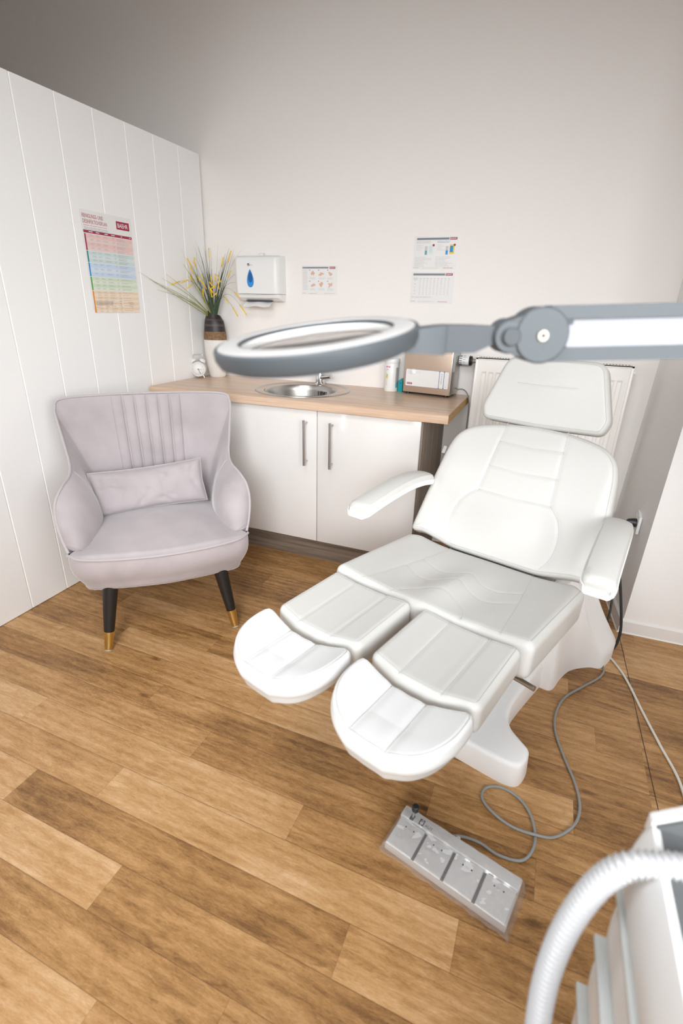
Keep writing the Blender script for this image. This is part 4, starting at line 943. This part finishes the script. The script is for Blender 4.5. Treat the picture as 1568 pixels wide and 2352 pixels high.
def build_device():
    d = thing('ultrasonic_cleaner', 'bronze steel ultrasonic cleaning device with a white control panel on the worktop', 'device', (1.444, -.1425, .90), math.atan2(-.041, .262))
    W, D, Hh, z0 = .1325, .125, .225, .012
    MB().box((-W, .0, z0), (W, D, z0 + Hh), 'steel', .003).build('housing', d)
    MB().box((-W + .004, -.003, z0 + .001), (W - .004, .001, z0 + Hh - .002), 'steel_bronze', .001).build('front_plate', d)
    T = frame((0, -.0034, 0), (1, 0, 0), (0, 0, 1), (0, -1, 0)); b = MB()
    def rr(x0, y0, x1, y1, r, m, lv): b.poly([tuple(p) for p in round_poly([(x0, y0), (x1, y0), (x1, y1), (x0, y1)], r, 5)], m, lv)
    y0, y1 = .045, .132
    rr(-.118, y0, .122, y1, .006, 'ink_navy', 1); rr(-.117, y0 + .0005, .069, y1 - .0005, .006, 'paper_gloss', 2); rr(.0715, y0 + .0005, .0945, y1 - .0005, .006, 'paper_gloss', 2); rr(.097, y0 + .0005, .1215, y1 - .0005, .006, 'paper_gloss', 2)
    b.text('PODOSONIC 3L', -.109, y1 - .018, .0095, 'ink_pale', 3, .075); b.lines(-.108, y1 - .022, -.062, 1, .004, 'ink_pale', 3, .0022, None, .05); logo(b, -.109, y0 + .008, .030, .010, 3)
    for k in range(4): b.disc(.083, y1 - .014 - k * .009, .0017, 'ink_dark', 3)
    b.rect(.0815, y1 - .062, .0845, y1 - .046, 'ink_grey', 3)
    for x in (.057, .083, .109): b.disc(x, y0 + .013, .0085, 'ink_pale', 3); b.disc(x, y0 + .013, .0078, 'paper', 4)
    b.rect(.0565, y0 + .010, .0575, y0 + .016, 'ink_dark', 5); b.disc(.109, y0 + .013, .003, 'ink_pale', 5)
    for i in range(len(b.v)): b.v[i] = tuple(T @ Vector(b.v[i]))
    b.build('control_panel', d, 0)
    for x in (-W + .025, W - .025):
        for y in (.02, D - .02): MB().lathe([(0, 0), (.011, 0), (.011, .0125)], 'black_plastic', 16, Matrix.Translation((x, y, 0))).build('foot', d)
    b = MB(); b.box((W + .0002, .012, z0 + .12), (W + .0008, .045, z0 + .215), 'trolley_lip'); b.lines(0, 0, 0, 0, 1, 'ink_grey'); b.build('rating_label', d)
    MB().box((-W + .006, .006, z0 + Hh), (W - .006, D - .006, z0 + Hh + .008), 'steel', .003).build('lid', d)
    pts = cat_rom([(1.575, -.045, .93), (1.62, -.035, .934), (1.648, -.055, .920), (1.664, -.065, .885), (1.668, -.05, .80), (1.664, -.02, .45)], 8)
    tag(MB().tube([tuple(p) for p in pts], .0032, 'cable_grey', 8).build('power_cable', None, 0), 'grey power cable of the ultrasonic cleaner dropping over the worktop end', 'cable')
    # white tub of wipes
    c = thing('wipes_tub', 'tall white cylindrical tub with a yellow drop label left of the device', 'tub', (1.228, -.062, .90), math.radians(8))
    MB().lathe([(0, 0), (.0375, 0), (.039, .003), (.039, .148), (.037, .152)], 'plastic_white', 48).build('body', c)
    MB().lathe([(.041, .150), (.042, .152), (.042, .170), (.040, .173), (0, .174)], 'plastic_white', 48).build('lid', c)
    b = MB()
    def wrap(poly, m, lv=1):
        b.raw([((.0392 + lv * .0002) * math.sin(x / .039), -(.0392 + lv * .0002) * math.cos(x / .039), z) for x, z in poly], [list(range(len(poly)))], m)
    def wr(x0, z0_, x1, z1, m, lv=1):
        n = max(1, int((x1 - x0) / .004)); 
        for k in range(n): wrap([(x0 + (x1 - x0) * k / n, z0_), (x0 + (x1 - x0) * (k + 1) / n, z0_), (x0 + (x1 - x0) * (k + 1) / n, z1), (x0 + (x1 - x0) * k / n, z1)], m, lv)
    wr(-.030, .128, -.012, .135, 'ink_pink'); wr(-.009, .128, -.004, .135, 'strong_red'); wr(-.028, .116, -.012, .119, 'ink_grey'); wr(-.028, .109, -.016, .111, 'ink_pale')
    wrap([(-.024, .102), (-.018, .088), (-.013, .078), (-.014, .069), (-.020, .065), (-.027, .067), (-.030, .076), (-.028, .088)], 'ink_yellow'); wrap([(-.018, .092), (-.014, .090), (-.022, .073), (-.027, .074)], 'ink_grey', 2)
    wr(.030, .05, .052, .128, 'ink_grey'); wr(.032, .02, .052, .05, 'ink_cyan')
    for z in (.056, .049, .042, .035): wr(-.028, z, -.018, z + .0025, 'ink_pale')
    b.build('label', c, 0)
    # teal cartridge
    t = thing('teal_box', 'small teal plastic box between the white tub and the device', 'box', (1.288, -.085, .90), math.radians(-9)); 
    MB().prism([(-.013, 0), (.013, 0), (.013, .050), (-.013, .050)], 0, .055, 'teal_plastic').build('body', t); MB().loft([[(-.0135, -.001, .055), (.0135, -.001, .055), (.0135, .051, .055), (-.0135, .051, .055)], [(-.0125, 0, .060), (.0125, 0, .060), (.0125, .05, .068), (-.0125, .05, .068)]], 'teal_plastic').build('lid', t); MB().lathe([(0, .0012), (.003, .001), (.003, 0)], 'ink_dark', 12, frame((0, -.0002, .047), (1, 0, 0), (0, 0, 1), (0, -1, 0))).build('catch', t)
build_device()

# ------------------------------------------------------------------ socket, cables
def build_socket():
    X = 2.4925
    s = thing('wall_socket', 'white double wall socket on the side of the pier behind the armrest', 'socket', (2.521, -.40, .475), math.atan2(-.58, .052) + PI / 2 + 0)
    s.rotation_euler = (0, 0, math.radians(-5.1))
    MB().box((-.012, -.075, -.04), (0.0, .075, .04), 'plastic_white', .003).build('plate', s)
    for y in (-.036, .036): MB().lathe([(0, .002), (.020, .002), (.022, -.002), (.022, .0)], 'trim_white', 24, frame((-.0125, y, 0), (0, 1, 0), (0, 0, 1), (-1, 0, 0))).build('insert', s)
    p = thing('power_plug', 'black power plug in the wall socket behind the right armrest', 'plug', (2.504, -.437, .475)); 
    MB().lathe([(0, -.002), (.019, -.002), (.020, .01), (.014, .035), (.006, .042), (0, .043)], 'black_plastic', 20, frame((0, 0, 0), (0, 1, 0), (0, 0, 1), (-1, 0, 0))).build('plug_body', p)
    z = .005
    def cab(name, pts, r, m, lab, n=10): return tag(MB().tube([tuple(q) for q in cat_rom(pts, n)], r, m, 8).build(name, None, 0), lab, 'cable', 'black cables behind the chair base' if m == 'cable_black' else None)
    cab('black_cable', [(2.462, -.437, .474), (2.445, -.46, .44), (2.465, -.52, .30), (2.490, -.62, .17), (2.497, -.72, .08), (2.47, -.79, .03), (2.42, -.80, .008), (2.36, -.76, .006), (2.30, -.70, .006)], .0058, 'cable_black', 'thick black cable looping from the wall plug to the floor behind the base')
    cab('black_cable', [(2.455, -.44, .46), (2.43, -.47, .42), (2.448, -.55, .28), (2.455, -.64, .13), (2.435, -.70, .04), (2.39, -.71, .008), (2.33, -.66, .006), (2.27, -.62, .006)], .0045, 'cable_black', 'thinner black cable hanging left of the thick one beside the pier')
    cab('black_cable', [(2.36, -.70, .018), (2.41, -.75, .007), (2.435, -.80, .005), (2.425, -.85, .005), (2.39, -.86, .005), (2.34, -.83, .005)], .0045, 'cable_black', 'short black cable end curled on the floor behind the chair base')
    cab('grey_cable', [(2.20, -.62, .45), (2.28, -.60, .34), (2.36, -.52, .27), (2.42, -.46, .36), (2.47, -.40, .44)], .0045, 'cable_grey', 'thin grey cable hanging between treatment chair and wall socket')
    # foot pedal lead and white lead on the floor
    L = [(1.978, -1.842, .016), (2.012, -1.822, .008), (2.06, -1.818, z), (2.11, -1.832, z), (2.165, -1.825, z), (2.192, -1.79, z), (2.20, -1.74, z), (2.185, -1.68, .006), (2.15, -1.638, z), (2.10, -1.622, z), (2.058, -1.64, z), (2.05, -1.68, z), (2.085, -1.715, z), (2.14, -1.737, z), (2.20, -1.742, .013), (2.25, -1.722, z), (2.30, -1.665, z), (2.318, -1.60, z), (2.308, -1.52, z), (2.278, -1.43, z), (2.252, -1.33, z), (2.253, -1.24, z), (2.285, -1.14, z), (2.355, -1.045, z), (2.415, -.965, z), (2.435, -.90, z), (2.41, -.84, z), (2.36, -.78, z)]
    cab('pedal_cable', L, .0042, 'cable_grey', 'grey lead looping over the floor from the foot pedal to the chair base')
    L = [(2.40, -.74, z), (2.455, -.80, z), (2.490, -.87, z), (2.515, -.95, z), (2.545, -1.10, z), (2.578, -1.25, z), (2.610, -1.40, z), (2.602, -1.60, z), (2.57, -1.85, z), (2.52, -2.10, z), (2.45, -2.30, z)]
    cab('white_cable', L, .0045, 'cable_white', 'cream white lead running straight over the floor toward the trolley')
build_socket()

# ------------------------------------------------------------------ foot pedal in its plastic wrap
def build_pedal():
    c = thing('foot_pedal', 'grey four-key foot switch wrapped in clear plastic film on the floor', 'foot switch', (1.998, -1.915, 0), math.radians(-14.2))
    W, D = .163, .058
    MB().box((-W, -D, .003), (W, D, .030), 'pedal_grey', .004).build('housing', c)
    MB().box((-W + .004, -D + .002, .030), (W - .004, D - .034, .0325), 'pedal_dark').build('key_well', c)
    MB().box((-W, D - .034, .028), (W, D, .047), 'pedal_grey', .003).build('rear_bar', c)
    kw = (2 * W - .008 - 3 * .008) / 4
    for k in range(4):
        x0 = -W + .004 + k * (kw + .008); y0, y1 = -D - .001, D - .036
        b = MB(); b.loft([[(x0, y0, .022), (x0 + kw, y0, .022), (x0 + kw, y1, .030), (x0, y1, .030)], [(x0, y0, .034), (x0 + kw, y0, .034), (x0 + kw, y1, .043), (x0, y1, .043)], [(x0 + .002, y0 + .003, .036), (x0 + kw - .002, y0 + .003, .036), (x0 + kw - .002, y1 - .001, .0445), (x0 + .002, y1 - .001, .0445)]], 'pedal_grey'); key = b.build('key', c, 20)
        sl = (.0445 - .036) / (y1 - y0 - .004); T = frame((x0 + kw / 2, y1 - .018, .0445 - sl * .017), (1, 0, 0), (0, 1, sl), (0, -sl, 1)); b = MB()
        b.disc(-.0115, 0, .0022, 'ink_dark', 2); b.disc(.0115, 0, .0022, 'ink_dark', 2); b.lines(-.006, .0015, .006, 2, .003, 'ink_grey', 2, .0012, None, .1)
        for i in range(len(b.v)): b.v[i] = tuple(T @ Vector(b.v[i]))
        b.build('key_print', key, 0)
    b = MB(); b.box((-W + .052, D - .030, .047), (-W + .066, D - .012, .0476), 'ink_dark'); b.box((-W + .055, D - .026, .0474), (-W + .063, D - .016, .0479), 'pedal_grey')
    b.box((-W + .058, D - .0305, .0474), (-W + .060, D - .0265, .0479), 'pedal_grey'); b.box((-W + .0575, D - .0155, .0474), (-W + .0605, D - .0115, .0479), 'pedal_grey')
    b.text('AUT.', -W + .070, D - .027, .0085, 'ink_dark', 1, .024, 0, Matrix.Translation((0, 0, .0473))); b.build('print', c, 0)
    b = MB(); b.box((-W + .026, D - .034, .047), (-W + .037, D - .016, .0480), 'black_plastic'); b.tube([(-W + .032, D - .022, .046), (-W + .033, D - .018, .066)], .0035, 'steel', 12); b.tube([(-W + .033, D - .018, .066), (-W + .0335, D - .016, .070), (-W + .034, D - .014, .082), (-W + .034, D - .014, .085)], lambda i: (.007, .0095, .0100, .0075)[i], 'black_plastic', 18); b.build('selector_lever', c)
    MB().tube([(-.012, D - .002, .018), (-.012, D + .012, .018), (-.0125, D + .022, .0175)], lambda i: (.009, .0085, .0055)[i], 'pedal_grey', 14).build('cable_gland', c)
    # film
    rng = random.Random(4); b = MB(); nx, ny = 46, 22; G = []
    import mathutils
    for i in range(nx + 1):
        row = []
        for j in range(ny + 1):
            u = -1 + 2 * i / nx; v = -1 + 2 * j / ny; q = mathutils.noise.noise(Vector((u * 9, v * 5, 1.3))); q2 = mathutils.noise.noise(Vector((u * 22, v * 13, 7.1)))
            x = u * (W + .012); y = v * (D + .010)
            ex = max(0, (abs(u) - .935) / .065); ey = max(0, (abs(v) - .86) / .14); drop = max(ex, ey) ** 1.0
            htop = .0495 if y > D - .034 else .038 + .010 * max(0, (y + D) / (2 * D))
            z = htop * (1 - drop) + .004 * drop + .0035 * q * (1 - drop * .5) + .0015 * q2
            x += .004 * q2 * drop; y += .005 * q * drop
            row.append((x, y, max(.0035, z)))
        G.append(row)
    b.grid(G, 'plastic_film'); f = b.build('plastic_wrap', c, 25)
build_pedal()

# ------------------------------------------------------------------ magnifier lamp in the foreground
def build_lamp():
    org = Vector((1.765, -2.244, 1.305)); rz = math.atan2(.372477, .927752)
    c = thing('magnifier_lamp', 'grey magnifying lamp with white ring top on a jointed arm in front of the camera', 'lamp', tuple(org), rz)
    nw = Vector((-0.09324679, -0.13586387, 0.98632958)); q = Matrix.Rotation(-rz, 3, 'Z') @ nw
    xx = Vector((1, 0, 0)); xx = (xx - q * xx.dot(q)).normalized(); yy = q.cross(xx); T = frame((0, 0, 0), xx, yy, q)
    R = .1165
    MB().lathe([(.0895, -.0215), (R - .012, -.0215), (R - .004, -.018), (R, -.010), (R, -.001), (R - .0015, .001), (R - .0035, .001), (R - .0045, -.002), (.0895, -.002)], 'lamp_grey', 96, T, closed=True).build('ring_housing', c, 35)
    MB().lathe([(.0885, -.004), (.0885, .0015), (.090, .0030), (R - .008, .0030), (R - .0045, .0012), (R - .0045, -.004)], 'lamp_white', 96, T, closed=True).build('ring_cover', c, 35)
    MB().lathe([(.0868, -.0205), (.0868, -.001), (.0892, -.001), (.0892, -.0205)], 'trim_white', 96, T, closed=True).build('lens_seat', c, 35)
    MB().lathe([(.0866, -.001), (.0866, .0012), (.0874, .0022), (.0888, .0022), (.0888, -.001)], 'lamp_grey_dark', 96, T, closed=True).build('lens_bezel', c, 35)
    prof = [(0, -.0120)] + [(r, -.0120 + .0030 * (r / .0865) ** 2) for r in np.linspace(.006, .0865, 10)] + [(r, -.0030 - .0030 * (r / .0865) ** 2) for r in np.linspace(.0865, .006, 10)] + [(0, -.0030)]
    MB().lathe(prof, 'lens_glass', 72, T).build('lens', c, 50)
    b = MB(); b.lathe([(.092, -.0217), (R - .014, -.0217), (R - .014, -.0228), (.092, -.0228)], 'lamp_strip', 72, T, closed=True); b.build('led_diffuser', c)
    # neck and joint
    xe = R - .006; b = MB()
    b.loft([[(x, y, z + zo) for y, z in ((-w_, -h), (w_, -h), (w_, h), (-w_, h))] for x, w_, h, zo in ((xe - .02, .036, .010, -.004), (xe + .005, .030, .013, -.002), (xe + .030, .022, .0155, -.001), (xe + .034, .020, .0158, -.001))], 'lamp_grey'); b.build('neck', c, 30)
    b = MB(); b.loft([[(x, y, z + zo) for y, z in ((-w_, -h), (w_, -h), (w_, h), (-w_, h))] for x, w_, h, zo in ((xe + .0345, .019, .0150, 0), (xe + .068, .016, .0145, .001), (xe + .092, .011, .009, .006))], 'lamp_grey_dark'); b.build('neck_sleeve', c, 30)
    TY = lambda x, z: frame((x, 0, z), (1, 0, 0), (0, 0, 1), (0, -1, 0))
    sx, sz, bx_, bz = .2165, .0045, .2505, .0065
    b = MB(); b.lathe([(0, -.016), (.0175, -.016), (.0185, -.014), (.0185, .014), (.0165, .017), (0, .017)], 'lamp_grey', 40, TY(sx, sz))
    b.lathe([(0, -.018), (.0285, -.018), (.030, -.016), (.030, .017), (.028, .019), (0, .019)], 'lamp_grey', 56, TY(bx_, bz))
    b.loft([[(sx, y, sz + k * .0175), (bx_, y, bz + k * .0285), (bx_, y, bz - k * .0285), (sx, y, sz - k * .0175)] for y, k in ((-.016, 1), (.016, 1))], 'lamp_grey'); b.build('knuckle', c, 35)
    MB().lathe([(.0098, .0165), (.0098, .021), (.0088, .022), (0, .022)], 'lamp_grey_dark', 30, TY(sx, sz)).build('tilt_knob', c)
    b = MB(); b.lathe([(.0024, .0185), (.0058, .0185), (.0058, .0215), (.0024, .0215)], 'bolt_beige', 24, TY(bx_, bz), closed=True); b.lathe([(0, .020), (.0026, .020), (.0026, .018)], 'black_plastic', 16, TY(bx_, bz)); b.build('pivot_bolt', c)
    XE = 1.02; sl = .045
    def bar(z, h, w_, m, name, x0):
        b = MB(); b.loft([[(x, y, bz + z + (x - bx_) * sl + zz) for y, zz in ((-w_, -h), (w_, -h), (w_, h), (-w_, h))] for x in (x0, XE)], m); b.build(name, c, 30)
    bar(.0235, .0070, .011, 'lamp_grey', 'upper_bar', bx_ + .008); bar(-.0215, .0075, .011, 'lamp_grey', 'lower_bar', bx_ + .015); bar(.001, .0150, .004, 'lamp_strip', 'spring_cover', bx_ + .024)
    MB().box((bx_ + .010, -.008, bz + .012), (bx_ + .036, .008, bz + .018), 'lamp_grey_dark').build('stop_block', c); MB().box((bx_ + .012, -.008, bz - .016), (bx_ + .034, .008, bz - .0115), 'lamp_grey_dark').build('stop_block', c)
    MB().lathe([(0, -.002), (.0018, -.001), (.0023, .001), (.0018, .003), (0, .004)], 'lamp_white', 14, frame((.106, -.055, -.031), (1, 0, 0), (0, 0, 1), (0, -1, 0))).build('screw', c)
    b = MB(); ze = bz + (XE - bx_) * sl; b.box((XE - .02, -.018, ze - .035), (XE + .03, .018, ze + .035), 'lamp_grey', .004); b.tube([(XE + .005, 0, ze - .03), (XE + .005, 0, -1.30)], .012, 'lamp_grey', 16); b.lathe([(0, -1.303), (.10, -1.303), (.10, -1.290), (.02, -1.275), (.02, -1.2)], 'lamp_grey', 40, Matrix.Translation((XE + .005, 0, 0))); b.build('stand', c)
build_lamp()

# ------------------------------------------------------------------ instrument trolley and suction hose
def build_trolley():
    c = thing('instrument_trolley', 'white instrument trolley with grey tray top and stacked drawers at the right edge', 'trolley', (2.194, -2.335, 0), 0)
    # own frame: x to the right, y toward the back wall (0 = far end), z up
    D = -.42; Wt = .46; zt = .85
    b = MB(); b.box((.012, D, .06), (Wt, 0, zt - .012), 'trolley_white', .006); b.build('body', c)
    b = MB(); b.box((.0, D, zt - .012), (Wt, -.004, zt - .002), 'trolley_grey'); b.build('tray_floor', c)
    b = MB()
    pl = [(-.001, zt - .02), (Wt, zt - .02), (Wt, zt + .064), (.066, zt + .064), (-.001, zt + .001)]
    b.loft([[(x, y, z) for x, z in pl] for y in (-.006, .006)], 'trolley_white'); pl = [(.002, zt - .004), (Wt, zt - .004), (Wt, zt + .060), (.067, zt + .060), (.003, zt)]
    b.loft([[(x, y, z) for x, z in pl] for y in (-.010, -.0055)], 'trolley_grey'); b.build('tray_back', c, 20)
    b = MB(); b.tube([tuple(p) for p in cat_rom([(.085, .004, zt + .03), (.085, .03, zt + .045), (.12, .045, zt + .05), (.30, .045, zt + .05), (.335, .03, zt + .045), (.335, .004, zt + .03)], 6)], .014, 'trolley_white', 14); b.build('push_handle', c)
    # drawer fronts: bevelled panels with a projecting grip lip, seen from above
    z1 = zt - .001; n = 0
    for k in range(6):
        h = .100; z0 = z1 - h; y0, y1 = D, .002
        prof = [(.012, z0), (.0, z0 + .004), (-.004, z0 + .012), (-.006, z0 + .040), (-.005, z0 + .070), (-.002, z0 + .086), (.002, z1 - .006), (.005, z1 - .003), (.012, z1 - .003)] if k else \
               [(.012, z0), (-.002, z0 + .002), (-.010, z0 + .012), (-.014, z0 + .035), (-.012, z0 + .060), (-.007, z0 + .085), (-.001, z1), (.003, z1), (.012, z1 - .003)]
        L = []
        for y, s in ((y0, 1), (y1 - .030, 1), (y1 - .014, .96), (y1 - .004, .80), (y1, .5)):
            L.append([(.012 + (x - .012) * s, y, z) for x, z in prof])
        f = MB().loft(L, 'trolley_white').build('drawer', c, 40)
        lip = MB(); lip.box((-.014, D, z0 - .004), (.008, -.006, z0 + .004), 'trolley_lip', .0015); lip.build('grip_lip', f)
        z1 = z0 - .0045
    for x in (.05, Wt - .05):
        for y in (D + .06, -.06):
            w_ = MB(); w_.lathe([(0, -.012), (.028, -.012), (.030, -.008), (.030, .008), (.028, .012), (0, .012)], 'trolley_grey', 24, frame((x, y, .031), (0, 1, 0), (0, 0, 1), (1, 0, 0))); w_.box((x - .008, y - .008, .03), (x + .008, y + .008, .065), 'steel'); w_.build('caster', c)
    # ribbed hose arching over the trolley edge
    def at(px, py, d):
        q = _r * ((px - 784) / 1129.635) - _u * ((py - 1176) / 1129.635) + _f; return Vector((2.0125375, -2.7844462, 1.33767898)) + q * d
    P = [(2.375, -2.462, .905), (2.322, -2.467, .912), (2.262, -2.459, .920), (2.212, -2.443, .921)]
    pts = [at(1760, 2045, .47), at(1660, 2015, .47), at(1570, 1994, .47), at(1500, 1987, .475), at(1440, 1990, .48), at(1385, 2020, .49), at(1335, 2075, .50), at(1290, 2150, .51), at(1256, 2240, .52), at(1236, 2340, .53), at(1228, 2450, .54), at(1235, 2560, .555), at(1250, 2700, .58)]
    C_ = resample(cat_rom([tuple(p) for p in pts], 12), 900)
    ln = sum(np.linalg.norm(b_ - a_) for a_, b_ in zip(C_, C_[1:])); step = ln / 899; rr = lambda i: .0117 + .0014 * math.cos(2 * PI * i * step / .0062)
    o = MB().tube([tuple(p) for p in C_], rr, 'hose_white', 22).build('suction_hose', None, 0); tag(o, 'thick white ribbed hose arching over the trolley at the lower right', 'hose')
build_trolley()
